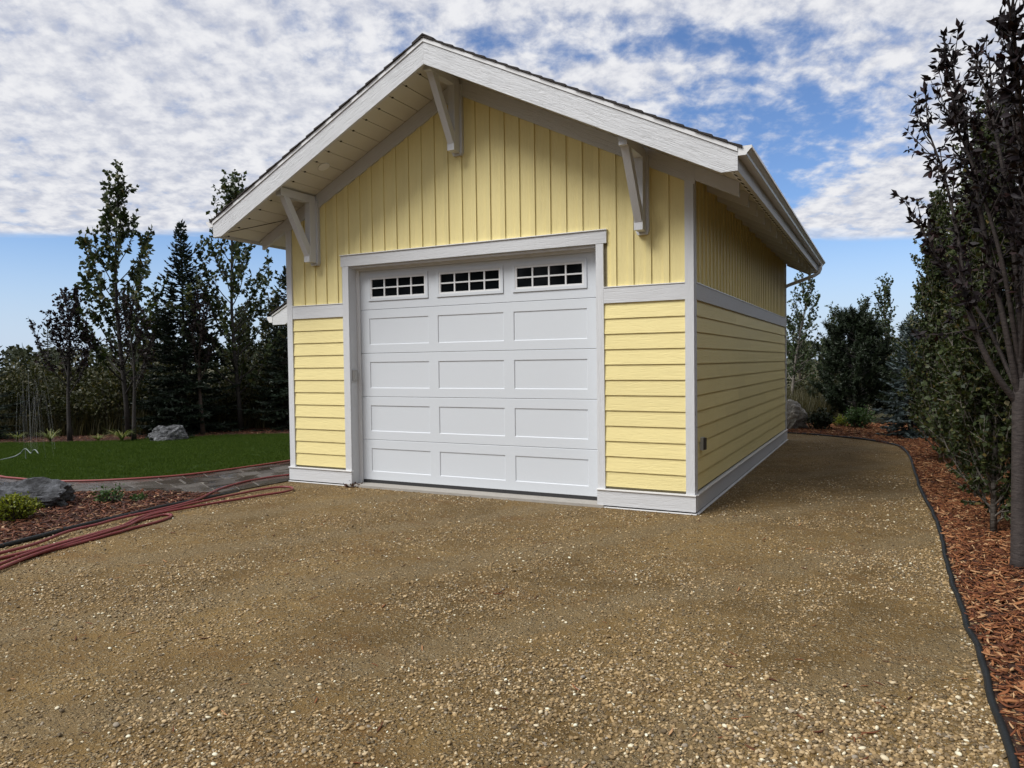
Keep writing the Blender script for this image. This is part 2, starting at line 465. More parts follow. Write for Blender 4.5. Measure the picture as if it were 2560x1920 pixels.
class MB:
    def __init__(s):
        s.v, s.f = [], []

    def add(s, vs, fs):
        k = len(s.v)
        s.v += [tuple(p) for p in vs]; s.f += [tuple(i + k for i in f) for f in fs]
        return s

    def box(s, x0, x1, y0, y1, z0, z1):
        return s.add([(x0, y0, z0), (x1, y0, z0), (x1, y1, z0), (x0, y1, z0), (x0, y0, z1), (x1, y0, z1), (x1, y1, z1), (x0, y1, z1)],
                     [(0, 3, 2, 1), (4, 5, 6, 7), (0, 1, 5, 4), (1, 2, 6, 5), (2, 3, 7, 6), (3, 0, 4, 7)])

    def hexa(s, a, b):
        """8 corners: quad a and quad b"""
        return s.add(list(a) + list(b), [(0, 3, 2, 1), (4, 5, 6, 7), (0, 1, 5, 4), (1, 2, 6, 5), (2, 3, 7, 6), (3, 0, 4, 7)])

    def prism(s, poly, axis, a0, a1):
        n = len(poly)
        def P(p, a):
            q = list(p); q.insert(axis, a); return tuple(q)
        vs = [P(p, a0) for p in poly] + [P(p, a1) for p in poly]
        fs = [tuple(range(n - 1, -1, -1)), tuple(range(n, 2 * n))] + [(i, (i + 1) % n, n + (i + 1) % n, n + i) for i in range(n)]
        return s.add(vs, fs)

    def tube(s, pts, radii, n=6, cap=True):
        pts = [Vector(p) for p in pts]
        if not hasattr(radii, '__len__'):
            radii = [radii] * len(pts)
        rings = []
        prev = None
        for i, p in enumerate(pts):
            d = (pts[min(i + 1, len(pts) - 1)] - pts[max(i - 1, 0)])
            d = d.normalized() if d.length > 1e-9 else Vector((0, 0, 1))
            if prev is None:
                a = d.orthogonal().normalized()
            else:
                a = (prev - d * prev.dot(d))
                a = a.normalized() if a.length > 1e-6 else d.orthogonal().normalized()
            prev = a
            b = d.cross(a)
            rings.append([p + (a * math.cos(2 * math.pi * k / n) + b * math.sin(2 * math.pi * k / n)) * radii[i] for k in range(n)])
        vs = [q for r in rings for q in r]
        fs = [(i * n + k, i * n + (k + 1) % n, (i + 1) * n + (k + 1) % n, (i + 1) * n + k) for i in range(len(pts) - 1) for k in range(n)]
        if cap:
            fs += [tuple(range(n - 1, -1, -1)), tuple((len(pts) - 1) * n + k for k in range(n))]
        return s.add(vs, fs)

    def build(s, name, mat, parent=None, smooth=False, rot_y=0.0, origin=None, recalc=True):
        me = bpy.data.meshes.new(name)
        o = bpy.data.objects.new(name, me); COL.objects.link(o)
        base = Vector((0, 0, 0))
        if parent is not None:
            o.parent = parent
            base = ORIGIN.get(parent.name, Vector((0, 0, 0)))
        elif origin is not None:
            base = Vector(origin); o.location = base
        vs = [Vector(p) - base for p in s.v]
        if rot_y:
            rm = Matrix.Rotation(rot_y, 3, 'Y'); inv = rm.transposed()
            vs = [inv @ p for p in vs]; o.rotation_euler = (0, rot_y, 0)
        else:
            ORIGIN[o.name] = base
        me.from_pydata(vs, [], s.f)
        if recalc:
            bm = bmesh.new(); bm.from_mesh(me); bmesh.ops.recalc_face_normals(bm, faces=bm.faces); bm.to_mesh(me); bm.free()
        if smooth:
            me.polygons.foreach_set('use_smooth', [True] * len(me.polygons))
        me.materials.append(mat)
        return o


def np_mesh(name, v, f, mat, tint=None, smooth=False):
    """fast mesh from arrays; f is (n,3) or (n,4)"""
    me = bpy.data.meshes.new(name)
    v = np.asarray(v, np.float32); f = np.asarray(f, np.int32)
    k = f.shape[1]
    me.vertices.add(len(v)); me.vertices.foreach_set('co', v.ravel())
    me.loops.add(f.size); me.loops.foreach_set('vertex_index', f.ravel())
    me.polygons.add(len(f)); me.polygons.foreach_set('loop_start', np.arange(0, f.size, k, dtype=np.int32))
    me.update(calc_edges=True)
    if tint is not None:
        a = me.attributes.new('tint', 'FLOAT', 'FACE'); a.data.foreach_set('value', np.asarray(tint, np.float32))
    if smooth:
        me.polygons.foreach_set('use_smooth', np.ones(len(f), bool))
    me.materials.append(mat)
    me.validate()
    return me


def link(name, me, parent=None, loc=None):
    o = bpy.data.objects.new(name, me); COL.objects.link(o)
    if parent is not None: o.parent = parent
    if loc is not None: o.location = loc
    return o


def copy_tree(root, loc, rz, scale, label=None, group=None):
    c = root.copy(); COL.objects.link(c)
    c.location = loc; c.rotation_euler = (0, 0, rz); c.scale = (scale, scale, scale) if not hasattr(scale, '__len__') else scale
    if label: c['label'] = label
    if group: c['group'] = group
    for ch in list(root.children):
        d = ch.copy(); COL.objects.link(d); d.parent = c
    return c


def poly_sheet(name, pts, z, mat, kind='structure'):
    tris = tessellate_polygon([[Vector((x, y, 0)) for x, y in pts]])
    me = bpy.data.meshes.new(name)
    me.from_pydata([(x, y, z) for x, y in pts], [], [tuple(t) for t in tris])
    bm = bmesh.new(); bm.from_mesh(me); bmesh.ops.recalc_face_normals(bm, faces=bm.faces)
    for f in bm.faces:
        if f.normal.z < 0: f.normal_flip()
    bm.to_mesh(me); bm.free()
    me.materials.append(mat)
    o = link(name, me)
    o['kind'] = kind
    return o


def inside(pts, poly):
    x, y = pts[:, 0], pts[:, 1]
    r = np.zeros(len(pts), bool)
    n = len(poly)
    for i in range(n):
        x0, y0 = poly[i]; x1, y1 = poly[(i + 1) % n]
        if y0 == y1: continue
        c = ((y0 > y) != (y1 > y)) & (x < (x1 - x0) * (y - y0) / (y1 - y0) + x0)
        r ^= c
    return r


_protos = {}


def scatter(name, protos, pts, rots, scls, idx, label=None, cat=None):
    """one 'stuff' object that instances small pieces on its own points"""
    me = bpy.data.meshes.new(name)
    me.vertices.add(len(pts)); me.vertices.foreach_set('co', np.asarray(pts, np.float32).ravel())
    for nm, dat in (('rot', rots), ('scl', scls)):
        a = me.attributes.new(nm, 'FLOAT_VECTOR', 'POINT'); a.data.foreach_set('vector', np.asarray(dat, np.float32).ravel())
    a = me.attributes.new('pick', 'INT', 'POINT'); a.data.foreach_set('value', np.asarray(idx, np.int32))
    o = link(name, me)
    col = bpy.data.collections.new(name + '_pieces')
    for i, p in enumerate(protos):
        col.objects.link(bpy.data.objects.new('%s_piece' % name, p))
    t = bpy.data.node_groups.new(name + '_nodes', 'GeometryNodeTree')
    t.interface.new_socket('Geometry', in_out='INPUT', socket_type='NodeSocketGeometry')
    t.interface.new_socket('Geometry', in_out='OUTPUT', socket_type='NodeSocketGeometry')
    gi, go = t.nodes.new('NodeGroupInput'), t.nodes.new('NodeGroupOutput')
    iop = t.nodes.new('GeometryNodeInstanceOnPoints')
    ci = t.nodes.new('GeometryNodeCollectionInfo'); ci.inputs['Collection'].default_value = col
    ci.inputs['Separate Children'].default_value = True; ci.inputs['Reset Children'].default_value = True
    iop.inputs['Pick Instance'].default_value = True

    def attr(nm, ty):
        n = t.nodes.new('GeometryNodeInputNamedAttribute'); n.data_type = ty; n.inputs['Name'].default_value = nm
        return n.outputs['Attribute']
    e2r = t.nodes.new('FunctionNodeEulerToRotation')
    L = t.links.new
    L(attr('rot', 'FLOAT_VECTOR'), e2r.inputs[0]); L(e2r.outputs[0], iop.inputs['Rotation'])
    L(attr('scl', 'FLOAT_VECTOR'), iop.inputs['Scale']); L(attr('pick', 'INT'), iop.inputs['Instance Index'])
    L(gi.outputs[0], iop.inputs['Points']); L(ci.outputs[0], iop.inputs['Instance']); L(iop.outputs[0], go.inputs[0])
    md = o.modifiers.new('scatter', 'NODES'); md.node_group = t
    o['kind'] = 'stuff'
    return tag(o, label, cat)


def fbm(pts, scale, oct=4, off=0.0):
    out = np.empty(len(pts))
    for i, p in enumerate(pts):
        out[i] = noise.fractal((p[0] * scale + off, p[1] * scale + off * 0.7, off), 1.0, 2.0, oct)
    return out


# ------------------------------------------------------------------ ground
GZ = -0.03
terr = poly_sheet('terrain', [(600 * math.cos(a), 600 * math.sin(a)) for a in np.linspace(0, 2 * math.pi, 48, endpoint=False)], GZ - 0.05, terrain_m)
EDGE_L = [(-5.30, -7.5), (-5.44, -5.9), (-5.563, -4.835), (-5.654, -4.146), (-5.722, -3.725), (-5.818, -3.239), (-5.865, -2.729), (-5.918, -2.154),
          (-5.93, -1.764), (-5.969, -1.373), (-5.99, -0.95), (-6.0, -0.55), (-6.0, -0.1)]
EDGE_R = [(-1.2, 10.05), (-0.146, 9.797), (0.676, 9.45), (1.563, 8.75), (2.08, 7.9), (2.235, 6.514), (2.263, 4.561), (2.279, 2.71), (2.335, 1.126), (2.352, 0.126),
          (2.338, -0.768), (2.325, -1.739), (2.332, -2.339), (2.345, -2.953), (2.355, -3.524), (2.346, -3.911), (2.352, -4.406), (2.33, -5.2), (2.36, -6.4), (2.38, -8.0), (2.36, -14.0)]
P_IN = [(-14, -1.35), (-12.2, -1.58), (-10.5, -1.60), (-9.16, -1.54), (-8.4, -1.08), (-7.83, -0.2), (-7.6, 0.75), (-7.6, 1.8), (-7.65, 5), (-7.65, 9)]
P_OUT = [(-14, -2.4), (-12, -2.35), (-10.25, -2.27), (-8.2, -2.06), (-7.05, -1.48), (-6.04, -1.25), (-5.98, -0.2), (-5.98, 1.2), (-5.98, 5), (-5.98, 9)]
LAWN_FAR = [(-11.0, 9.2), (-11.1, 5.5), (-11.9, 5.05), (-12.587, 4.604), (-13.462, 3.49), (-14.187, 2.481), (-15.313, 1.794), (-16.152, 1.391), (-17.572, 0.857), (-21, -0.6), (-22, -3)]
BED_FAR = [(-24, -1.5), (-19, 1.9), (-17.0, 2.7), (-15.3, 4.0), (-14.4, 5.3), (-13.2, 6.6), (-12.2, 7.2), (-12.0, 10)]

gravel = poly_sheet('gravel_ground', [(-8.5, -16), (2.5, -16)] + [(2.5, -14)] + EDGE_R[::-1] + [(-7.2, 10.05), (-7.2, 0), (-8.5, -1.2)], GZ, gravel_m)
lawn_poly = [(-22, -3), (-14, -1.9)] + P_IN + [(-7.65, 9.2)] + LAWN_FAR
lawn = poly_sheet('lawn', lawn_poly, GZ + 0.012, lawn_m)
path_base = poly_sheet('path', P_IN + P_OUT[::-1], GZ + 0.020, path_m)
front_bed_poly = EDGE_L[:10] + P_OUT[5:6] + P_OUT[4::-1] + [(-14, -7.5)]
front_bed = poly_sheet('mulch_bed_front', front_bed_poly, GZ + 0.008, mulch_m)
back_bed_poly = LAWN_FAR + BED_FAR
back_bed = poly_sheet('mulch_bed_back', back_bed_poly, GZ + 0.006, mulch_m)
right_bed_poly = EDGE_R + [(6.5, -14), (6.5, 12.2), (2.2, 13.2), (-0.5, 12.3), (-1.6, 12.0)]
right_bed = poly_sheet('mulch_bed_right', right_bed_poly, GZ + 0.008, mulch_m)


# pavers of the wet walkway, children of the path
def resample(poly, ts):
    p = np.array(poly, float); k = np.linspace(0, 1, len(p))
    return np.stack([np.interp(ts, k, p[:, 0]), np.interp(ts, k, p[:, 1])], 1)


dense = np.linspace(0, 1, 400)
ci_, co_ = resample(P_IN, dense), resample(P_OUT, dense)
mid = (ci_ + co_) / 2
arc = np.concatenate([[0], np.cumsum(np.linalg.norm(np.diff(mid, axis=0), axis=1))])


def path_pt(s, t):
    w = np.interp(s, arc, dense)
    a, b = resample(P_IN, [w])[0], resample(P_OUT, [w])[0]
    return a + (b - a) * t


rows = [0.0, 0.27, 0.52, 0.76, 1.0]
prnd = random.Random(3)
for k in range(4):
    s = 1.2 + prnd.uniform(0, 0.4)
    while s < arc[-1] - 3.6:
        ln = prnd.choice([0.32, 0.45, 0.6])
        e = min(s + ln, arc[-1] - 3.2)
        gp = 0.011
        w = 1.0 / 1.5
        q = [path_pt(s + gp, rows[k] + gp * w), path_pt(e - gp, rows[k] + gp * w), path_pt(e - gp, rows[k + 1] - gp * w), path_pt(s + gp, rows[k + 1] - gp * w)]
        dz = prnd.uniform(-0.003, 0.004)
        cx, cy = sum(p[0] for p in q) / 4, sum(p[1] for p in q) / 4
        qi = [(cx + (p[0] - cx) * 0.985, cy + (p[1] - cy) * 0.985) for p in q]
        m = MB().add([(*p, GZ) for p in q] + [(*p, GZ + 0.026 + dz) for p in q] + [(*p, GZ + 0.031 + dz) for p in qi],
                     [(0, 1, 5, 4), (1, 2, 6, 5), (2, 3, 7, 6), (3, 0, 4, 7), (4, 5, 9, 8), (5, 6, 10, 9), (6, 7, 11, 10), (7, 4, 8, 11), (8, 9, 10, 11)])
        m.build('paver', paver_m, path_base)
        s = e

# ------------------------------------------------------------------ the garage
W, L = 5.953, 8.335
XC = -2.967
ZC, ZBB, ZBT, ZHB, ZHT = 0.222, 2.358, 2.546, 3.0535, 3.2128
JR, JL = -1.139, -4.8055           # door opening
HR, HL = -1.006, -4.934            # ends of the header trim
CR, CL = -1.046, -4.9125           # outer edges of the door casing
PITCH_B = 0.2055
garage = empty('garage', (XC, L / 2, GZ), 'yellow garage with white trim, overhead door and dark shingled gable roof', 'garage')
ORIGIN[garage.name] = Vector(garage.location)


def wbox(m, side, a0, a1, d0, d1, z0, z1):
    """a box on a wall: a along it, d how deep behind the trim face (negative stands proud)"""
    if side == 'front': m.box(a0, a1, d0, d1, z0, z1)
    elif side == 'right': m.box(-d1, -d0, a0, a1, z0, z1)
    elif side == 'left': m.box(-W + d0, -W + d1, a0, a1, z0, z1)
    return m


def lap(side, a0, a1, z0, z1):
    """a lap board, its lower edge standing out over the one below"""
    def P(a, d, z):
        return {'front': (a, d, z), 'right': (-d, a, z), 'left': (-W + d, a, z)}[side]
    lo, hi, th = 0.003, 0.020, 0.012
    A = [P(a0, lo, z0), P(a0, lo + th, z0), P(a0, hi + th, z1), P(a0, hi, z1)]
    B = [P(a1, lo, z0), P(a1, lo + th, z0), P(a1, hi + th, z1), P(a1, hi, z1)]
    return MB().hexa(A, B)


def zs(x):           # underside of the roof soffit
    return 5.300 - 0.5 * abs(x - XC)


# cores
core = MB()
core.prism([(-W + 0.04, 0.0), (JL, 0.0), (JL, ZHB), (JR, ZHB), (JR, 0.0), (-0.04, 0.0), (-0.04, zs(0) - 0.02), (XC, zs(XC) - 0.03), (-W + 0.04, zs(-W) - 0.02)], 1, 0.036, 0.19)
core.build('wall', core_m, garage)
MB().box(-0.19, -0.036, 0.19, L - 0.19, 0.0, zs(0) - 0.05).build('wall', core_m, garage)
MB().box(-W + 0.036, -W + 0.19, 0.19, L - 0.19, 0.0, zs(0) - 0.05).build('wall', core_m, garage)
MB().prism([(-W + 0.04, 0.0), (-0.04, 0.0), (-0.04, zs(0) - 0.02), (XC, zs(XC) - 0.03), (-W + 0.04, zs(-W) - 0.02)], 1, L - 0.19, L).build('wall', yel_z, garage)

# lap boards
EXP = (ZBB - ZC) / 12
jr = random.Random(11)
for i in range(12):
    z0 = ZC + i * EXP
    z1 = min(z0 + EXP + 0.03, ZBB + 0.012)
    lap('front', -W + 0.102, CL, z0, z1).build('siding_plank', yel_x, garage)
    lap('front', CR, -0.102, z0, z1).build('siding_plank', yel_x, garage)
    cuts = [0.10]
    a = [3.66, 1.9, 2.8][i % 3] + jr.uniform(-0.5, 0.3)
    while a < L - 0.6:
        cuts.append(a); a += 3.66
    cuts.append(L - 0.10)
    for p, q in zip(cuts[:-1], cuts[1:]):
        lap('right', p + 0.0015, q - 0.0015, z0, z1).build('siding_plank', yel_y, garage)
    lap('left', 0.10, L - 0.1, z0, z1).build('siding_plank', yel_y, garage)

# board and batten above
def front_z(x0, x1):
    """bottom and top of the vertical boards between x0 and x1"""
    top = min(zs(x0), zs(x1)) - 0.03
    inner = x1 > HL and x0 < HR
    return (ZHT + 0.004 if inner else ZBT + 0.004), top


xr = [-1.097 + PITCH_B * k for k in range(-23, 6)]
edges_x = [-W + 0.10] + [x for x in xr if -W + 0.13 < x < -0.12] + [-0.10]
for a, b in zip(edges_x[:-1], edges_x[1:]):
    z0, z1 = front_z(a, b)
    if a < HL < b:        # boards cut round the ends of the header
        MB().box(a + 0.001, HL - 0.002, 0.018, 0.030, ZBT + 0.004, z1).build('siding_board', yel_z, garage)
        MB().box(HL - 0.002, b - 0.001, 0.018, 0.030, ZHT + 0.004, z1).build('siding_board', yel_z, garage)
    elif a < HR < b:
        MB().box(a + 0.001, HR + 0.002, 0.018, 0.030, ZHT + 0.004, z1).build('siding_board', yel_z, garage)
        MB().box(HR + 0.002, b - 0.001, 0.018, 0.030, ZBT + 0.004, z1).build('siding_board', yel_z, garage)
    else:
        MB().box(a + 0.001, b - 0.001, 0.018, 0.030, z0, z1).build('siding_board', yel_z, garage)
    if b < -0.2:
        z0, z1 = front_z(b - 0.064, b)
        if HL - 0.003 < b - 0.032 < HR + 0.003: z0 = ZHT + 0.004
        else: z0 = ZBT + 0.004
        MB().box(b - 0.064, b, 0.001, 0.0175, z0, z1).build('batten', yel_z, garage)
yy = 0.10
k = 0
while yy < L - 0.12:
    e = min(yy + PITCH_B, L - 0.10)
    for side in ('right', 'left'):
        wbox(MB(), side, yy + 0.001, e - 0.001, 0.018, 0.030, ZBT + 0.004, zs(0) - 0.01).build('siding_board', yel_z, garage)
        if e < L - 0.16:
            wbox(MB(), side, e - 0.032, e + 0.032, 0.001, 0.0175, ZBT + 0.004, zs(0) - 0.02).build('batten', yel_z, garage)
    yy = e

# trim
def part(m, name, mat, parent=garage, **kw):
    return m.build(name, mat, parent, **kw)


cp = 0.098
for x0, x1, y0, y1 in ((-cp, 0.0, 0.0, 0.02), (-W, -W + cp, 0.0, 0.02)):
    part(MB().box(x0, x1, y0 - 0.008, 0.03, ZC - 0.03, zs(0) - 0.02), 'corner_board', trim_z)
part(MB().box(-0.03, 0.008, 0.0305, cp, ZC - 0.03, zs(0) - 0.02), 'corner_board', trim_z)
part(MB().box(-0.03, 0.008, L - cp, L + 0.008, ZC - 0.03, zs(0) - 0.02), 'corner_board', trim_z)
part(MB().box(-W - 0.008, -W + 0.03, 0.0305, cp, ZC - 0.03, zs(0) - 0.02), 'corner_board', trim_z)
part(MB().box(-W - 0.008, -W + 0.03, L - cp, L + 0.008, ZC - 0.03, zs(0) - 0.02), 'corner_board', trim_z)
# belly band with its flashing
for a, b in ((-W + cp, CL), (CR, -cp)):
    part(MB().box(a + 0.001, b - 0.001, -0.004, 0.03, ZBB, ZBT - 0.008), 'band_board', trim_x)
    part(MB().box(a + 0.001, b - 0.001, -0.013, 0.03, ZBT - 0.007, ZBT + 0.002), 'band_flashing', flash_white)
for side in ('right', 'left'):
    part(wbox(MB(), side, cp + 0.001, L - cp - 0.001, -0.004, 0.03, ZBB, ZBT - 0.008), 'band_board', trim_y)
    part(wbox(MB(), side, cp + 0.001, L - cp - 0.001, -0.013, 0.03, ZBT - 0.007, ZBT + 0.002), 'band_flashing', flash_white)
# plinth, wrapping into the door jambs
for a, b, c in ((-W - 0.012, JL + 0.004, 'l'), (JR - 0.004, 0.012, 'r')):
    m = MB()
    m.box(a, b, -0.018, 0.03, 0.0, 0.178)
    part(m, 'plinth_board', trim_x)
    part(MB().box(a - 0.004, b + 0.004, -0.032, 0.03, 0.1785, 0.190), 'plinth_cap', flash_white)
    part(MB().box(a - 0.006, b + 0.01, -0.036, 0.02, GZ + 0.004, GZ + 0.012), 'base_flashing', flash_white)
    part(MB().box(a + 0.01, b - 0.01, -0.004, 0.02, GZ, 0.0), 'footing_gap', dark_gap)
part(MB().box(-0.03, 0.0185, 0.0305, L + 0.018, 0.0, 0.178), 'plinth_board', trim_y)
part(MB().box(-0.03, 0.032, 0.0305, L + 0.03, 0.1785, 0.190), 'plinth_cap', flash_white)
part(MB().box(-0.03, 0.040, 0.0205, L + 0.03, GZ + 0.004, GZ + 0.012), 'base_flashing', flash_white)
part(MB().box(-0.03, 0.004, 0.0205, L, GZ, 0.0), 'footing_gap', dark_gap)
part(MB().box(-W - 0.0185, -W + 0.03, 0.0305, L + 0.018, 0.0, 0.178), 'plinth_board', trim_y)
part(MB().box(-W - 0.032, -W + 0.03, 0.0305, L + 0.03, 0.1785, 0.190), 'plinth_cap', flash_white)
# door casing, jambs, header
part(MB().box(CL, JL, -0.006, 0.03, 0.1905, ZHB), 'door_casing', trim_z)
part(MB().box(JR, CR, -0.006, 0.03, 0.1905, ZHB), 'door_casing', trim_z)
part(MB().box(HL, HR, -0.010, 0.03, ZHB, ZHT - 0.008), 'header_board', trim_x)
part(MB().box(HL - 0.006, HR + 0.006, -0.026, 0.03, ZHT - 0.0075, ZHT + 0.002), 'header_flashing', flash_white)
part(MB().box(JL - 0.02, JL + 0.001, 0.0305, 0.25, 0.0, ZHB - 0.001), 'door_jamb', trim_z)
part(MB().box(JR - 0.001, JR + 0.02, 0.0305, 0.25, 0.0, ZHB - 0.001), 'door_jamb', trim_z)
part(MB().box(JL + 0.0015, JR - 0.0015, 0.0305, 0.25, ZHB - 0.02, ZHB - 0.0005), 'door_jamb', trim_x)
part(MB().box(JL + 0.0015, JL + 0.045, 0.165, 0.196, 0.0, ZHB - 0.0205), 'door_stop', metal_white)
part(MB().box(JR - 0.045, JR - 0.0015, 0.165, 0.196, 0.0, ZHB - 0.0205), 'door_stop', metal_white)
part(MB().box(JL + 0.0455, JR - 0.0455, 0.165, 0.196, ZHB - 0.055, ZHB - 0.0205), 'door_stop', metal_white)
# concrete sill and rubber seal
part(MB().box(JL - 0.08, JR + 0.08, -0.045, 0.5, GZ - 0.02, 0.002), 'door_sill', concrete_m)
part(MB().box(JL + 0.01, JR - 0.01, 0.203, 0.235, 0.0025, 0.05), 'door_seal', rubber)

# overhead door: five sections
DY = 0.20
ZS = [0.045, 0.617, 1.225, 1.838, 2.450, 3.048]
PCOLS = [(-4.612, -3.617), (-3.468, -2.472), (-2.328, -1.333)]
for i in range(5):
    z0, z1 = ZS[i] + 0.002, ZS[i + 1] - 0.002
    top = i == 4
    pz0, pz1 = (2.575, 2.925) if top else (ZS[i] + 0.122, ZS[i + 1] - 0.122)
    xs_ = [JL + 0.004] + [v for c in PCOLS for v in c] + [JR - 0.004]
    m = MB()
    ch = 0.004
    zz = [z0 + ch, pz0, pz1, z1 - ch]
    for a in range(len(xs_) - 1):
        for b in range(3):
            if b == 1 and a % 2 == 1: continue
            m.add([(xs_[a], DY, zz[b]), (xs_[a + 1], DY, zz[b]), (xs_[a + 1], DY, zz[b + 1]), (xs_[a], DY, zz[b + 1])], [(0, 1, 2, 3)])
    a, b = xs_[0], xs_[-1]
    m.add([(a, DY, zz[0]), (b, DY, zz[0]), (b, DY + ch, z0), (a, DY + ch, z0), (a, DY + 0.045, z0), (b, DY + 0.045, z0)], [(0, 3, 2, 1), (3, 4, 5, 2)])
    m.add([(a, DY, zz[3]), (b, DY, zz[3]), (b, DY + ch, z1), (a, DY + ch, z1), (a, DY + 0.045, z1), (b, DY + 0.045, z1)], [(0, 1, 2, 3), (3, 2, 5, 4)])
    m.add([(a, DY + 0.045, z0), (b, DY + 0.045, z0), (b, DY + 0.045, z1), (a, DY + 0.045, z1)], [(0, 3, 2, 1)])
    sec = m.build('door_section', door_white, garage, recalc=False)
    for x0, x1 in PCOLS:
        if not top:
            q = MB()
            r1, dp = 0.017, 0.010
            def ring(ins, y):
                return [(x0 + ins, y, pz0 + ins), (x1 - ins, y, pz0 + ins), (x1 - ins, y, pz1 - ins), (x0 + ins, y, pz1 - ins)]
            q.add(ring(0, DY) + ring(0.008, DY + dp) + ring(r1, DY + dp * 0.98) + ring(r1 + 0.012, DY + dp * 0.97),
                  [(4 * k + j, 4 * k + (j + 1) % 4, 4 * k + 4 + (j + 1) % 4, 4 * k + 4 + j) for k in range(3) for j in range(4)] + [(12, 13, 14, 15)])
            q.build('raised_panel', door_white, sec, recalc=False)
        else:
            fr = MB()
            def frame(mm, i0, i1, y0, y1):
                mm.box(x0 + i0, x1 - i0, y0, y1, pz0 + i0, pz0 + i1); mm.box(x0 + i0, x1 - i0, y0, y1, pz1 - i1, pz1 - i0)
                mm.box(x0 + i0, x0 + i1, y0, y1, pz0 + i1, pz1 - i1); mm.box(x1 - i1, x1 - i0, y0, y1, pz0 + i1, pz1 - i1)
            frame(fr, -0.004, 0.032, DY - 0.014, DY + 0.02)
            fr.build('window_frame', door_white, sec)
            fr = MB(); frame(fr, 0.0325, 0.056, DY - 0.008, DY + 0.02); fr.build('window_frame', metal_white, sec)
            gx0, gx1, gz0, gz1 = x0 + 0.0565, x1 - 0.0565, pz0 + 0.0565, pz1 - 0.0565
            mw = 0.019
            cw = (gx1 - gx0 - 3 * mw) / 4; chh = (gz1 - gz0 - mw) / 2
            for c in range(3):
                xa = gx0 + cw * (c + 1) + mw * c
                MB().box(xa, xa + mw, DY - 0.005, DY + 0.012, gz0, gz1).build('muntin', metal_white, sec)
            for c in range(4):
                xa = gx0 + (cw + mw) * c
                MB().box(xa + 0.0003, xa + cw - 0.0003, DY - 0.0045, DY + 0.012, gz0 + chh, gz0 + chh + mw).build('muntin', metal_white, sec)
                for rr in range(2):
                    za = gz0 + (chh + mw) * rr
                    MB().box(xa, xa + cw, DY + 0.013, DY + 0.018, za, za + chh).build('pane', glass_m, sec)

# roof
FY = -0.795
HALF = 3.575
XE = XC + HALF
FR = L + 0.42                 # rear rake face


def ft(x): return 5.462 - 0.5 * abs(x - XC)


def fb(x): return 5.207 - 0.5 * abs(x - XC)


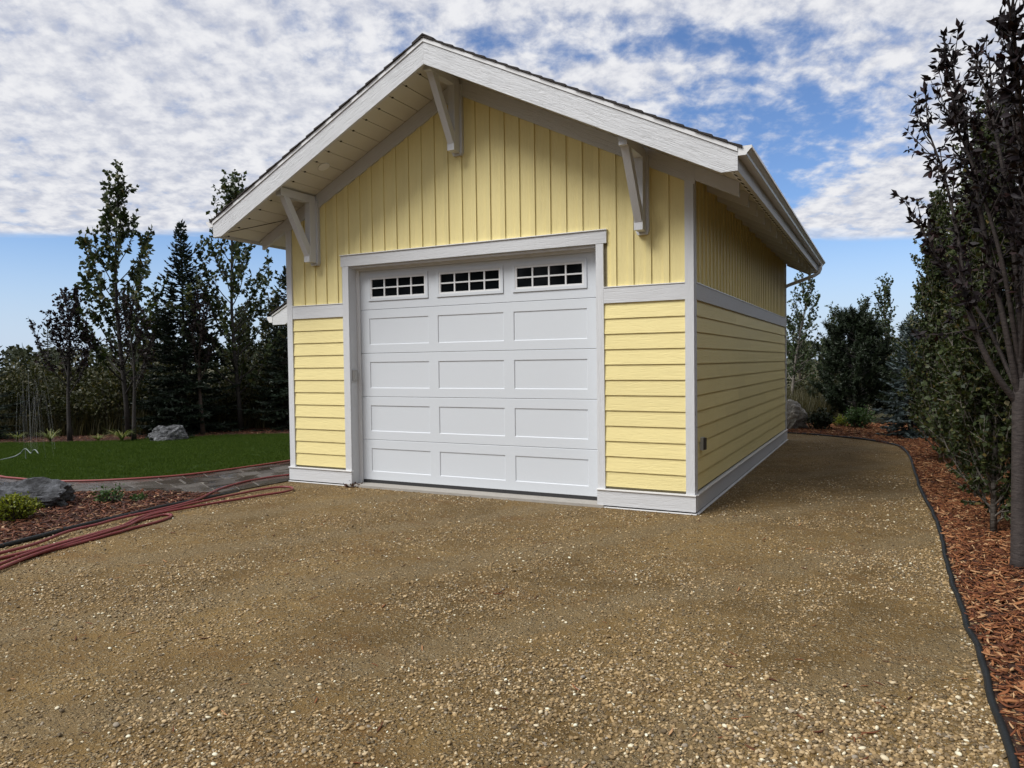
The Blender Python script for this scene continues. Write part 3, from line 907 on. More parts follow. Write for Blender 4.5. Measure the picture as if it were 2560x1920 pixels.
SL = math.atan(0.5)
for sgn in (1, -1):
    xe = XC + sgn * HALF
    xcut = XC + sgn * 3.42
    for y0, y1 in ((FY, FY + 0.04), (FR - 0.04, FR)):
        m = MB().prism([(XC + sgn * 0.0005, fb(XC)), (xcut, fb(xcut)), (xe, fb(xcut)), (xe, ft(xe)), (XC + sgn * 0.0005, ft(XC))], 1, y0, y1)
        part(m, 'fascia_board', trim_rake, rot_y=sgn * SL)
        yo = -0.012 if y0 < 0 else 0.012
        m = MB().prism([(XC + sgn * 0.0005, ft(XC) + 0.002), (xe, ft(xe) + 0.002), (xe, ft(xe) + 0.046), (XC + sgn * 0.0005, ft(XC) + 0.046)], 1, y0 + yo, y1 + yo)
        part(m, 'rake_trim', metal_white, rot_y=sgn * SL)
    # eave fascia behind the gutter
    xa, xb = (xe - 0.04, xe) if sgn > 0 else (xe, xe + 0.04)
    part(MB().box(xa, xb, FY + 0.0405, FR - 0.0405, fb(xcut) + 0.002, ft(xe)), 'fascia_board', trim_y)
    # deck
    m = MB().prism([(XC, ft(XC) + 0.012), (xe + sgn * 0.004, ft(xe) + 0.012), (xe + sgn * 0.004, ft(xe) + 0.044), (XC, ft(XC) + 0.044)], 1, FY + 0.042, FR - 0.042)
    part(m, 'roof_deck', core_m)
    # shingle rows
    nrow = 26
    for r in range(nrow):
        s0 = (HALF + 0.045) * (1 - r / nrow); s1 = (HALF + 0.045) * (1 - (r + 1.25) / nrow)
        s1 = max(s1, 0.0)
        za, zb = ft(XC + s0) + 0.050, ft(XC + s1) + 0.050
        jy = 0.006 * ((r * 7) % 3)
        m = MB().prism([(XC + sgn * s0, za), (XC + sgn * s1, zb), (XC + sgn * s1, zb + 0.010), (XC + sgn * s0, za + 0.026)], 1, FY - 0.022 - jy, FR + 0.022 + jy)
        part(m, 'shingle_row', shingle_m)
    # rake soffit in narrow boards across the overhang
    nn = 17
    for y0, y1 in ((FY + 0.041, -0.012), (L + 0.002, FR - 0.041)):
        step = (HALF - 0.05) / nn
        for q in range(nn):
            s0, s1 = 0.002 + q * step, (q + 1) * step - 0.007
            m = MB().prism([(XC + sgn * s0, zs(XC + s0)), (XC + sgn * s1, zs(XC + s1)), (XC + sgn * s1, zs(XC + s1) + 0.02), (XC + sgn * s0, zs(XC + s0) + 0.02)], 1, y0, y1)
            part(m, 'soffit_panel', soffit_m)
            if y0 < 0:
                m = MB().box(XC + sgn * s1 - 0.010, XC + sgn * s1 + 0.012, y0 + 0.17, y0 + 0.19, zs(XC + s1) - 0.010, zs(XC + s1) + 0.004)
                part(m, 'soffit_notch', dark_gap)
    # eave soffit
    x0, x1 = 2.99, HALF - 0.042
    ycur = 0.02
    while ycur < L - 0.05:
        ye = min(ycur + 0.60, L)
        m = MB().prism([(XC + sgn * x0, zs(XC + x0)), (XC + sgn * x1, zs(XC + x1)), (XC + sgn * x1, zs(XC + x1) + 0.02), (XC + sgn * x0, zs(XC + x0) + 0.02)], 1, ycur, ye - 0.005)
        part(m, 'soffit_panel', soffit_m)
        ycur = ye
    # rafter tails
    for q in range(15):
        ya = -0.008 + q * 0.595 if q else -0.008
        x0 = 2.985 if q else (2.985)
        x1 = 3.452
        m = MB().prism([(XC + sgn * x0, zs(XC + x0) - 0.16), (XC + sgn * x1, zs(XC + x1) - 0.16), (XC + sgn * x1, zs(XC + x1) - 0.002), (XC + sgn * x0, zs(XC + x0) - 0.002)], 1, ya, ya + 0.052)
        part(m, 'rafter_tail', trim_x)
    # frieze board under the rake
    xw = XC + sgn * 2.984
    m = MB().prism([(XC + sgn * 0.0005, zs(XC) - 0.205), (xw, zs(xw) - 0.205), (xw, zs(xw) - 0.002), (XC + sgn * 0.0005, zs(XC) - 0.002)], 1, -0.0105, 0.017)
    part(m, 'frieze_board', trim_rake, rot_y=sgn * SL)
# vented strip along the eave soffit edge
xx = XC + 3.452
part(MB().prism([(xx, zs(xx) - 0.004), (xx + 0.08, zs(xx + 0.08) - 0.004), (xx + 0.08, zs(xx + 0.08) + 0.0), (xx, zs(xx) + 0.0)], 1, FY + 0.06, FR - 0.06), 'vent_strip', flash_white)
for q in range(48):
    ya = -0.62 + q * 0.195
    xx = XC + 3.470
    m = MB().prism([(xx, zs(xx) - 0.007), (xx + 0.036, zs(xx + 0.036) - 0.007), (xx + 0.036, zs(xx + 0.036) - 0.003), (xx, zs(xx) - 0.003)], 1, ya, ya + 0.085)
    part(m, 'vent_slot', dark_gap)
# mitre seam of the left soffit
m = MB()
a, b = Vector((-W - 0.01, -0.02, zs(-W - 0.01) - 0.003)), Vector((XC - HALF + 0.05, FY + 0.05, zs(XC - HALF + 0.05) - 0.003))
d = (b - a).normalized(); s_ = Vector((-d.y, d.x, 0)) * 0.012; up = Vector((0, 0, 0.006))
m.hexa([a - s_, a + s_, a + s_ + up, a - s_ + up], [b - s_, b + s_, b + s_ + up, b - s_ + up])
part(m, 'soffit_seam', dark_gap)
# round soffit light
m = MB()
c0 = Vector((-4.86, -0.40, zs(-4.86)))
ax = Vector((0.5, 0, -1)).normalized()        # faces down, square to the slope
ax = Vector((-math.sin(SL) * -1, 0, -math.cos(SL)))
m.tube([c0 - ax * 0.01, c0 + ax * 0.012], [0.085, 0.078], 20)
part(m, 'soffit_light', metal_white)

# gutters
GP = [(0.0, 3.722), (0.0, 3.636), (0.078, 3.636), (0.086, 3.655), (0.118, 3.690), (0.130, 3.696), (0.130, 3.722), (0.124, 3.722), (0.120, 3.702), (0.080, 3.662), (0.072, 3.645), (0.008, 3.645), (0.008, 3.722)]
for sgn in (1, -1):
    xe = XC + sgn * (HALF + 0.002)
    gut = part(MB().prism([(xe + sgn * a, z) for a, z in GP], 1, FY + 0.01, FR - 0.02), 'gutter', metal_white)
    cap = [(xe + sgn * a, z) for a, z in GP[:7]]
    for ya in (FY - 0.004, FR - 0.0195):
        MB().prism(cap, 1, ya, ya + 0.0135).build('end_cap', metal_white, gut)
    if sgn > 0:
        xg = xe + 0.05
        pts = [(xg, FR - 0.28, 3.66), (xg, FR - 0.28, 3.56), (xg - 0.03, FR - 0.29, 3.48), (xg - 0.11, FR - 0.30, 3.425), (xg - 0.30, FR - 0.32, 3.355), (0.10, FR - 0.35, 3.265),
               (0.045, FR - 0.36, 3.22), (0.04, FR - 0.36, 3.14)]
        # the pipe turns round the back corner and drops behind the rear wall
        pts = [(x, y - 0.0, z) for x, y, z in pts[:-2]] + [(0.02, L + 0.06, 3.235), (-0.05, L + 0.06, 3.19), (-0.08, L + 0.06, 3.10), (-0.08, L + 0.06, 0.10)]
        MB().tube(pts, 0.036, 10).build('downspout', metal_white, gut, smooth=True)
# ridge cap
part(MB().prism([(XC - 0.15, ft(XC) - 0.005), (XC, ft(XC) + 0.078), (XC + 0.15, ft(XC) - 0.005), (XC + 0.15, ft(XC) + 0.012), (XC, ft(XC) + 0.095), (XC - 0.15, ft(XC) + 0.012)], 1, FY - 0.02, FR + 0.02), 'ridge_cap', shingle_m)


# brackets under the rake
def bracket(xr, ztop, zbot):
    """xr right face of the post; arm out along -Y, brace down to the block"""
    w = 0.092
    m = MB().prism([(xr - w - 0.03, ztop - 0.06), (xr - w - 0.03, zbot + 0.02), (xr - w - 0.01, zbot - 0.02), (xr + 0.01, zbot - 0.02), (xr + 0.03, zbot + 0.02), (xr + 0.03, ztop - 0.06)], 1, -0.034, 0.016)
    bp = m.build('bracket', trim_z, garage)
    MB().box(xr - w, xr, -0.155, -0.0345, zbot + 0.012, ztop).build('post', trim_z, bp)
    MB().box(xr - w, xr, -0.70, -0.1555, ztop - 0.105, ztop).build('arm', trim_y, bp)
    # brace: from the outer part of the arm down to the foot of the post
    a0, a1 = -0.645, -0.535
    zb = zbot + 0.135
    MB().hexa([(xr - w + 0.004, a0, ztop - 0.1055), (xr - w + 0.004, a1, ztop - 0.1055), (xr - w + 0.004, -0.1558, zb + 0.10), (xr - w + 0.004, -0.1558, zb - 0.09)],
              [(xr - 0.004, a0, ztop - 0.1055), (xr - 0.004, a1, ztop - 0.1055), (xr - 0.004, -0.1558, zb + 0.10), (xr - 0.004, -0.1558, zb - 0.09)]).build('brace', trim_z, bp)
    MB().box(xr - w - 0.004, xr + 0.004, -0.185, -0.1557, zbot + 0.012, zbot + 0.118).build('foot_block', trim_z, bp)


bracket(-5.345, 4.075, 3.125)
bracket(-2.942, zs(XC) - 0.02, 4.345)
bracket(-0.523, 4.045, 3.125)

# canopy over the side door, seen past the left corner
cz = MB().prism([(-W - 0.002, 3.09), (-7.22, 2.46), (-7.22, 2.50), (-W - 0.002, 3.13)], 1, 1.0, 3.0)
can = part(cz, 'door_canopy', core_m)
for y0, y1 in ((0.96, 0.998), (3.002, 3.04)):
    MB().prism([(-W - 0.004, 2.89), (-6.95, 2.362), (-7.22, 2.362), (-7.22, 2.50), (-W - 0.004, 3.125)], 1, y0, y1).build('fascia_board', trim_x, can)
    MB().prism([(-W - 0.004, 3.127), (-7.23, 2.502), (-7.23, 2.53), (-W - 0.004, 3.155)], 1, y0 - 0.012, y1 + 0.012).build('rake_trim', metal_white, can)
MB().prism([(-W - 0.006, 3.157), (-7.26, 2.532), (-7.26, 2.552), (-W - 0.006, 3.177)], 1, 0.93, 3.07).build('shingle_row', shingle_m, can)
MB().prism([(-7.222, 2.50), (-7.222, 2.40), (-7.29, 2.40), (-7.33, 2.45), (-7.345, 2.50)], 1, 0.955, 3.04).build('gutter', metal_white, can)

# ------------------------------------------------------------------ small fittings
kp = empty('keypad', (JL + 0.0015, 0.082, 1.525), 'small grey keypad box on the left jamb of the overhead door', 'keypad')
ORIGIN[kp.name] = Vector(kp.location)
MB().box(JL + 0.0015, JL + 0.026, 0.042, 0.122, 1.445, 1.605).build('housing', keypad_m, kp)
MB().box(JL + 0.0262, JL + 0.032, 0.048, 0.116, 1.452, 1.598).build('cover', keypad_m, kp)
ob = empty('outlet_box', (0.0, 0.345, 0.73), 'grey weatherproof outlet box low on the right side wall', 'outlet')
ORIGIN[ob.name] = Vector(ob.location)
MB().box(-0.012, 0.028, 0.295, 0.375, 0.655, 0.80).build('housing', grey_box, ob)
MB().box(0.0285, 0.05, 0.30, 0.370, 0.66, 0.795).build('cover', dark_cover, ob)


# ------------------------------------------------------------------ edging and hoses
def smooth_line(pts, n=4):
    p = [Vector((*q, 0)) if len(q) == 2 else Vector(q) for q in pts]
    out = []
    for i in range(len(p) - 1):
        p0, p1, p2, p3 = p[max(i - 1, 0)], p[i], p[i + 1], p[min(i + 2, len(p) - 1)]
        for k in range(n):
            t = k / n
            out.append(0.5 * ((2 * p1) + (-p0 + p2) * t + (2 * p0 - 5 * p1 + 4 * p2 - p3) * t * t + (-p0 + 3 * p1 - 3 * p2 + p3) * t ** 3))
    out.append(p[-1])
    return out


def run(name, pts, r, mat, z, label, cat, group=None, wob=0.0, n=5, sides=8):
    ln = smooth_line(pts, n)
    for i, p in enumerate(ln):
        p.z += z + wob * noise.noise((p.x * 2.3, p.y * 2.3, 5))
        p.x += wob * 1.2 * noise.noise((p.x * 3.1, p.y * 3.1, 1)); p.y += wob * 0.6 * noise.noise((p.y * 2.7, p.x * 2.9, 9))
    c = ln[len(ln) // 2]
    o = MB().tube(ln, r, sides).build(name, mat, smooth=True, origin=(c.x, c.y, GZ))
    return tag(o, label, cat, group)


run('landscape_edging', [(x, y, -0.03 * max(0, min(1, (y + 1.9) / 0.9))) for x, y in EDGE_L[:-2]], 0.025, edge_m, GZ + 0.020, 'black plastic edging between the front mulch bed and the gravel', 'edging', 'black garden edging', 0.008)
run('landscape_edging', EDGE_R, 0.019, edge_m, GZ + 0.016, 'long black plastic edging between the gravel drive and the right mulch bed', 'edging', 'black garden edging', 0.012)
HG = 'red garden hoses on the ground'
run('garden_hose', [(-5.0, -5.6), (-5.193, -4.855), (-5.28, -4.349), (-5.37, -3.953), (-5.53, -3.66), (-5.60, -3.45), (-5.62, -3.2), (-5.69, -2.873), (-5.70, -2.542), (-5.72, -2.186),
                    (-5.79, -1.858), (-6.0, -1.44), (-6.203, -1.078), (-6.36, -0.554), (-6.36, -0.137), (-6.234, 0.267), (-6.117, 0.6), (-6.1, 1.2)], 0.0155, hose_m, GZ + 0.042,
    'red hose that leaves the gravel and crosses the wet pavers to the garage', 'hose', HG, 0.004)
run('garden_hose', [(-4.95, -5.7), (-5.11, -4.894), (-5.19, -4.373), (-5.24, -3.947), (-5.29, -3.694), (-5.32, -3.45), (-5.40, -3.075), (-5.47, -2.816), (-5.50, -2.617), (-5.49, -2.48), (-5.40, -2.46), (-5.29, -2.60),
                    (-5.232, -2.797), (-5.205, -3.042), (-5.16, -3.247), (-5.14, -3.42), (-5.08, -3.805), (-5.02, -4.155), (-4.86, -4.547), (-4.53, -5.149), (-4.1, -5.8)], 0.0155, hose_m, GZ + 0.016,
    'red hose on the gravel doubling back in a short loop', 'hose', HG, 0.004)
run('garden_hose', [(-4.2, -5.75), (-4.627, -5.117), (-4.94, -4.51), (-5.11, -4.12), (-5.20, -3.755), (-5.335, -3.15), (-5.55, -2.797), (-5.63, -2.557), (-5.68, -2.17), (-5.72, -1.748), (-5.72, -1.309), (-5.69, -0.852),
                    (-5.60, -0.606), (-5.482, -0.533), (-5.364, -0.587), (-5.27, -0.713), (-5.27, -0.911), (-5.348, -1.164), (-5.43, -1.551), (-5.52, -2.001), (-5.575, -2.334), (-5.57, -2.587), (-5.43, -2.879),
                    (-5.30, -3.097), (-5.15, -3.631), (-4.99, -4.172), (-4.80, -4.569), (-4.45, -5.176), (-4.0, -5.85)], 0.0155, hose_m, GZ + 0.030,
    'red hose on the gravel with a long narrow loop reaching the garage corner', 'hose', HG, 0.004)
run('garden_hose', [(-17, -0.2), (-14.36, -0.953), (-12, -1.42), (-10.459, -1.63), (-9.988, -1.66), (-9.1, -1.60), (-8.5, -1.27), (-8.02, -0.83), (-7.68, -0.25), (-7.53, 0.575), (-7.45, 1.035), (-7.42, 1.45),
                    (-7.36, 1.78), (-7.15, 2.0), (-6.9, 1.85), (-6.95, 1.5), (-7.1, 1.25), (-6.85, 0.98), (-6.5, 0.9), (-6.2, 1.0)], 0.0155, hose_pale, GZ + 0.046,
    'faded red hose lying along the border of lawn and paved path', 'hose', HG, 0.003)

# ------------------------------------------------------------------ boulders
def boulder(name, loc, size, mat, seed, rz, label, flat=0.5):
    rr = random.Random(seed)
    bm = bmesh.new(); bmesh.ops.create_icosphere(bm, subdivisions=5, radius=1.0)
    planes = []
    for i in range(14):
        d = Vector((rr.gauss(0, 1), rr.gauss(0, 1), rr.gauss(0.15, 0.9))).normalized()
        planes.append((d, rr.uniform(0.62, 0.92)))
    for v in bm.verts:
        p = v.co.copy()
        for d, k in planes:
            e = p.dot(d) - k
            if e > 0: p -= d * e * 0.86
        q = p * 2.1 + Vector((seed, seed * 2, 0))
        rid = abs(noise.noise(q * 1.3)) * 0.12
        p *= 1 + 0.17 * noise.fractal(q, 1.0, 2.0, 6) - rid * 1.3 + 0.035 * noise.fractal(q * 5, 1.0, 2.0, 3)
        v.co = Vector((p.x * size[0], p.y * size[1], (p.z + flat) * size[2]))
    me = bpy.data.meshes.new(name); bm.to_mesh(me); bm.free()
    me.materials.append(mat)
    o = link(name, me, None, loc); o.rotation_euler = (0, 0, rz)
    return tag(o, label, 'boulder', 'landscape boulders')


boulder('boulder', (-7.80, -2.86, GZ - 0.03), (0.84, 0.50, 0.30), rock_dark, 4, 0.35, 'large dark grey boulder beside the yellow bush in the front bed', 0.35)
boulder('boulder', (-12.95, 3.35, GZ), (0.47, 0.42, 0.33), rock_mid, 9, 0.5, 'grey boulder between two thin trunks beyond the lawn', 0.4)
boulder('boulder', (-0.12, 10.95, GZ), (0.40, 0.36, 0.52), rock_pale, 15, 0.2, 'pale upright boulder behind the rear corner of the garage', 0.45)

# ------------------------------------------------------------------ vegetation
def unit(a):
    return a / np.maximum(np.linalg.norm(a, axis=-1, keepdims=True), 1e-9)


def leaves(P, D, Ln, wid, rng, droop=0.25, spread=0.8, fold=0.25, up=0.0):
    """one folded diamond leaf per point; returns verts, quads, tints"""
    n = len(P)
    A = unit(D * 0.5 + rng.normal(0, spread * 0.6, (n, 3)) + np.array([0, 0, up - droop]))
    S = unit(np.cross(A, rng.normal(0, 1, (n, 3))))
    Nn = np.cross(A, S)
    ln = Ln * rng.uniform(0.65, 1.25, (n, 1)); w = ln * wid
    v = np.stack([P, P + A * ln * 0.45 + S * w + Nn * w * fold, P + A * ln - Nn * ln * 0.08, P + A * ln * 0.45 - S * w + Nn * w * fold], 1).reshape(-1, 3)
    f = np.arange(4 * n).reshape(n, 4)
    return v, f, np.clip(rng.beta(2.0, 2.6, n), 0, 1)


def limb_pts(p0, az, el0, el1, ln, n, rng, wob=0.08):
    pts = [np.array(p0, float)]
    for i in range(n):
        t = i / max(n - 1, 1)
        el = el0 + (el1 - el0) * t
        az2 = az + rng.normal(0, wob)
        d = np.array([math.cos(az2) * math.cos(el), math.sin(az2) * math.cos(el), math.sin(el)])
        pts.append(pts[-1] + d * ln / n)
    return np.array(pts)


def sample(pts, t):
    k = t * (len(pts) - 1); i = int(min(k, len(pts) - 2)); fr = k - i
    return pts[i] * (1 - fr) + pts[i + 1] * fr, unit(pts[i + 1] - pts[i])


def decid(seed, h, r, first, lmax, lmin, el, nl, ntw, twl, per_m, lf, lw, lean=(0, 0), power=0.8, droop=0.25, bare=0.2, spread=0.8, sides=5, multi=0, clump=0.0):
    """trunk, limbs, twigs and leaves: (wood builder, leaf points, leaf directions)"""
    rng = np.random.default_rng(seed)
    wood = MB()
    ts = np.linspace(0, 1, 9)
    tr = np.stack([lean[0] * ts + 0.02 * h * np.sin(ts * 5 + seed) * ts, lean[1] * ts + 0.02 * h * np.cos(ts * 4 + seed) * ts, h * ts], 1)
    wood.tube(tr, [r * (1.25 if i == 0 else 1) * (1 - 0.9 * t) + 0.004 for i, t in enumerate(ts)], 8)
    P, D = [], []

    def put(pts, n, lo=0.0):
        for _ in range(n):
            p, d = sample(pts, rng.uniform(lo, 1.0) ** 0.8)
            P.append(p); D.append(d)
    put(tr[-3:], int(per_m * 0.2 * h), 0.3)
    for i in range(nl):
        q = (i + rng.uniform(0, 0.9)) / nl
        t = first + (0.97 - first) * q
        p0, _ = sample(tr, t)
        ln = (lmin + (lmax - lmin) * (1 - q) ** power) * rng.uniform(0.7, 1.15)
        az = i * 2.4 + rng.uniform(-0.5, 0.5)
        e0 = el[0] + (el[1] - el[0]) * q + rng.normal(0, 0.08)
        lp = limb_pts(p0, az, e0, min(e0 + 0.45, 1.5), ln, 6, rng)
        lr = max(r * (1 - 0.85 * t) * 0.5, 0.006)
        wood.tube(lp, np.linspace(lr, 0.004, len(lp)), sides, cap=False)
        put(lp, int(per_m * ln * 0.5), bare)
        for j in range(max(1, int(ntw * ln))):
            u = rng.uniform(bare, 1.0)
            b, d = sample(lp, u)
            dd = unit(d + rng.normal(0, spread * 0.55, 3) + np.array([0, 0, 0.25]))
            tl = twl * rng.uniform(0.5, 1.2)
            tp = np.array([b, b + dd * tl * 0.5, b + dd * tl + np.array([0, 0, 0.04 * tl])])
            wood.tube(tp, [0.005, 0.004, 0.002], 3, cap=False)
            put(tp, max(2, int(per_m * tl * (1 + clump * rng.normal()))), 0.1)
    return wood, np.array(P), np.array(D)


def tree_meshes(name, wood, P, D, lf, lw, lmat, bmat, seed, droop=0.25, spread=0.8):
    rng = np.random.default_rng(seed + 99)
    me = bpy.data.meshes.new(name + '_trunk')
    me.from_pydata(wood.v, [], wood.f); me.polygons.foreach_set('use_smooth', [True] * len(me.polygons)); me.materials.append(bmat)
    v, f, t = leaves(P, D, lf, lw, rng, droop, spread)
    return me, np_mesh(name + '_crown', v, f, lmat, t)


def plant_tree(name, meshes, loc, label, cat, group=None, rz=0.0, scale=1.0, parts=('trunk', 'crown')):
    e = empty(name, loc, label, cat, group, rz, scale)
    for nm, me in zip(parts, meshes):
        link(nm, me, e)
    return e


def spruce_meshes(name, seed, h, Rm, step, nb, lmat, bmat, droop=0.15, tw_step=0.09, nw=0.032, low=0.05, r=0.06, tips=1.0):
    rng = np.random.default_rng(seed)
    wood = MB(); wood.tube([(0, 0, 0), (0, 0, h * 0.5), (0, 0, h * 0.98)], [r, r * 0.55, 0.006], 7)
    Q, T = [], []

    def blade(a, b, w):
        d = unit(b - a)
        s = unit(np.cross(d, rng.normal(0, 1, 3)))
        m = a + (b - a) * 0.4
        Q.append(np.array([a, m + s * w * 0.5, b, m - s * w * 0.5])); T.append(np.clip(rng.beta(2, 2.5), 0, 1))
    z = h * low
    while z < h * 0.985:
        q = z / h
        ln0 = Rm * (1 - q) ** 0.85 + 0.04
        el = -0.25 + 0.95 * q ** 1.3
        n = max(4, int(nb * (1 - 0.35 * q)))
        off = rng.uniform(0, 6.28)
        for k in range(n):
            ln = ln0 * rng.uniform(0.7, 1.12)
            az = off + k * 6.283 / n + rng.normal(0, 0.18)
            lp = limb_pts((0, 0, z + rng.uniform(-0.3, 0.3) * step), az, el - droop, el + 0.35, ln, 5, rng, 0.05)
            if ln > 0.25:
                wood.tube(lp, np.linspace(0.012, 0.003, len(lp)), 3, cap=False)
            m = max(3, int(ln / tw_step))
            for j in range(m):
                t = (j + rng.uniform(0, 1)) / m
                if t < 0.12 and ln > 0.5: continue
                b, d = sample(lp, t)
                side = np.cross(d, [0, 0, 1]); side = unit(side)
                for sg in (1, -1):
                    tl = (0.38 * ln * (1 - t) ** 0.7 + 0.07) * rng.uniform(0.6, 1.15)
                    dd = unit(d * 0.75 + side * sg * rng.uniform(0.5, 0.9) + np.array([0, 0, rng.uniform(-0.28, 0.12)]))
                    e = b + dd * tl
                    blade(b, e, nw * rng.uniform(0.8, 1.4)); blade(b, e, nw * rng.uniform(0.8, 1.4))
                    if tl > 0.22:
                        for _ in range(int(tl / 0.09)):
                            u = rng.uniform(0.2, 0.9); c = b + dd * tl * u
                            blade(c, c + unit(dd + rng.normal(0, 0.6, 3)) * 0.10, nw)
            e, d = lp[-1], unit(lp[-1] - lp[-2])
            blade(e - d * 0.05, e + d * 0.08 * tips, nw)
        z += step * (1 - 0.45 * q) * rng.uniform(0.8, 1.2)
    for k in range(8):
        a = np.array([0, 0, h * (0.9 + 0.1 * k / 8)])
        blade(a, a + np.array([rng.normal(0, 0.05), rng.normal(0, 0.05), 0.14]), nw)
    for k in range(5):
        a = rng.uniform(0, 6.28); blade(np.array([0, 0, h * 0.97]), np.array([0.09 * math.cos(a), 0.09 * math.sin(a), h * 0.97 + 0.10]), nw)
    me = bpy.data.meshes.new(name + '_trunk')
    me.from_pydata(wood.v, [], wood.f); me.materials.append(bmat)
    v = np.array(Q).reshape(-1, 3)
    return me, np_mesh(name + '_crown', v, np.arange(len(v)).reshape(-1, 4), lmat, np.array(T))


def pine_meshes(name, seed, h, Rm, lmat, bmat):
    rng = np.random.default_rng(seed)
    wood = MB(); wood.tube([(0, 0, 0), (0, 0, h * 0.5), (0.02, 0, h * 0.97)], [0.07, 0.045, 0.012], 7)
    Q, T = [], []

    def tuft(c, d, n, ln):
        for _ in range(n):
            dd = unit(d * 0.55 + rng.normal(0, 0.55, 3)); s = unit(np.cross(dd, rng.normal(0, 1, 3)))
            a = c + d * rng.uniform(-0.06, 0.06); b = a + dd * ln * rng.uniform(0.7, 1.15); m = (a + b) / 2
            Q.append(np.array([a, m + s * 0.010, b, m - s * 0.010])); T.append(np.clip(rng.beta(2, 2.4), 0, 1))
    z = h * 0.06
    while z < h * 0.95:
        q = z / h
        ln0 = Rm * (1 - q ** 1.6) ** 0.8 * (0.75 + 0.25 * min(1, q * 5)) + 0.08
        n = int(9 - 4 * q)
        off = rng.uniform(0, 6.28)
        for k in range(n):
            ln = ln0 * rng.uniform(0.72, 1.12)
            lp = limb_pts((0, 0, z + rng.uniform(-0.1, 0.1)), off + k * 6.283 / n + rng.normal(0, 0.2), 0.05 + 0.7 * q, 0.75 + 0.6 * q, ln, 5, rng, 0.08)
            wood.tube(lp, np.linspace(0.018, 0.006, len(lp)), 3, cap=False)
            for j in range(max(5, int(ln * 11))):
                t = rng.uniform(0.35, 1.0)
                b, d = sample(lp, t)
                dd = unit(d * 0.8 + rng.normal(0, 0.4, 3) + np.array([0, 0, 0.45]))
                sl = rng.uniform(0.18, 0.34)
                wood.tube([b, b + dd * sl], [0.007, 0.004], 3, cap=False)
                for u in np.linspace(0.1, 1.0, 8):
                    tuft(b + dd * sl * u, dd, 9, 0.115)
        z += 0.24 * rng.uniform(0.85, 1.15)
    for k in range(5):
        tuft(np.array([0, 0, h * (0.86 + 0.032 * k)]), np.array([0, 0, 1.0]), 40, 0.12)
    me = bpy.data.meshes.new(name + '_trunk'); me.from_pydata(wood.v, [], wood.f); me.materials.append(bmat)
    v = np.array(Q).reshape(-1, 3)
    return me, np_mesh(name + '_crown', v, np.arange(len(v)).reshape(-1, 4), lmat, np.array(T))


def shrub_meshes(name, seed, h, rad, nst, per, lf, lw, lmat, bmat, droop=0.1, dome=False):
    rng = np.random.default_rng(seed)
    wood = MB(); P, D = [], []
    for i in range(nst):
        az = rng.uniform(0, 6.283); rr = rad * math.sqrt(rng.uniform(0, 1))
        hh = h * (math.sqrt(max(0.05, 1 - (rr / rad) ** 2 * 0.85)) if dome else rng.uniform(0.55, 1.05) * (1 - 0.35 * rr / rad))
        b = np.array([math.cos(az) * rr * 0.35, math.sin(az) * rr * 0.35, 0])
        e = np.array([math.cos(az) * rr, math.sin(az) * rr, hh])
        m = b * 0.35 + e * 0.65 + np.array([0, 0, hh * 0.08]); m[:2] *= 0.85
        pts = np.array([b, (b + m) / 2, m, e])
        wood.tube(pts, [0.008, 0.006, 0.005, 0.002], 3, cap=False)
        for k in range(per):
            p, d = sample(pts, rng.uniform(0.15, 1.0) ** 0.7)
            P.append(p + rng.normal(0, 0.06 * (h ** 0.5) * (0.35 if dome else 1.0), 3)); D.append(d)
    P = np.array(P); P[:, 2] = np.maximum(P[:, 2], 0.02)
    return tree_meshes(name, wood, P, np.array(D), lf, lw, lmat, bmat, seed, droop)


Z0 = GZ
# --- left group, beyond the lawn
def decid_tree(name, loc, label, cat, group, lmat, bmat, seed, leafl, leafw, dr=0.25, **k):
    w, P, D = decid(seed, lf=leafl, lw=leafw, droop=dr, **k)
    return plant_tree(name, tree_meshes(name, w, P, D, leafl, leafw, lmat, bmat, seed, dr), loc, label, cat, group)


TG = 'garden trees beyond the lawn'
decid_tree('poplar_tree', (-14.75, 3.60, Z0), 'tallest poplar beyond the lawn, left of the dark spruce', 'tree', TG, lf_poplar, bark_dark, 21, 0.125, 0.40,
           h=6.35, r=0.06, first=0.16, lmax=2.3, lmin=0.45, el=(0.72, 1.15), nl=40, ntw=7.5, twl=0.40, per_m=23, lean=(-0.35, -0.05), power=0.9, bare=0.22)
decid_tree('poplar_tree', (-13.30, 5.80, Z0), 'tall poplar rising behind the left eave of the garage', 'tree', TG, lf_poplar, bark_dark, 34, 0.12, 0.40,
           h=6.45, r=0.06, first=0.14, lmax=2.3, lmin=0.45, el=(0.62, 1.15), nl=44, ntw=8, twl=0.40, per_m=22, lean=(-0.25, -0.1), power=0.75, bare=0.2)
decid_tree('purple_leaf_tree', (-14.977, 2.276, Z0), 'small purple leaved tree at the left end of the back bed', 'tree', TG, lf_purple, bark_dark, 41, 0.075, 0.36,
           h=2.95, r=0.048, first=0.36, lmax=1.45, lmin=0.5, el=(0.85, 1.2), nl=18, ntw=13, twl=0.30, per_m=34, lean=(0.0, 0.0), bare=0.25, multi=0)
decid_tree('purple_leaf_tree', (-13.652, 2.952, Z0), 'purple leaved tree in front of the tallest poplar', 'tree', TG, lf_purple, bark_dark, 43, 0.07, 0.36,
           h=3.0, r=0.045, first=0.36, lmax=1.25, lmin=0.45, el=(0.8, 1.2), nl=16, ntw=12, twl=0.28, per_m=30, lean=(0.05, 0.0), bare=0.25)
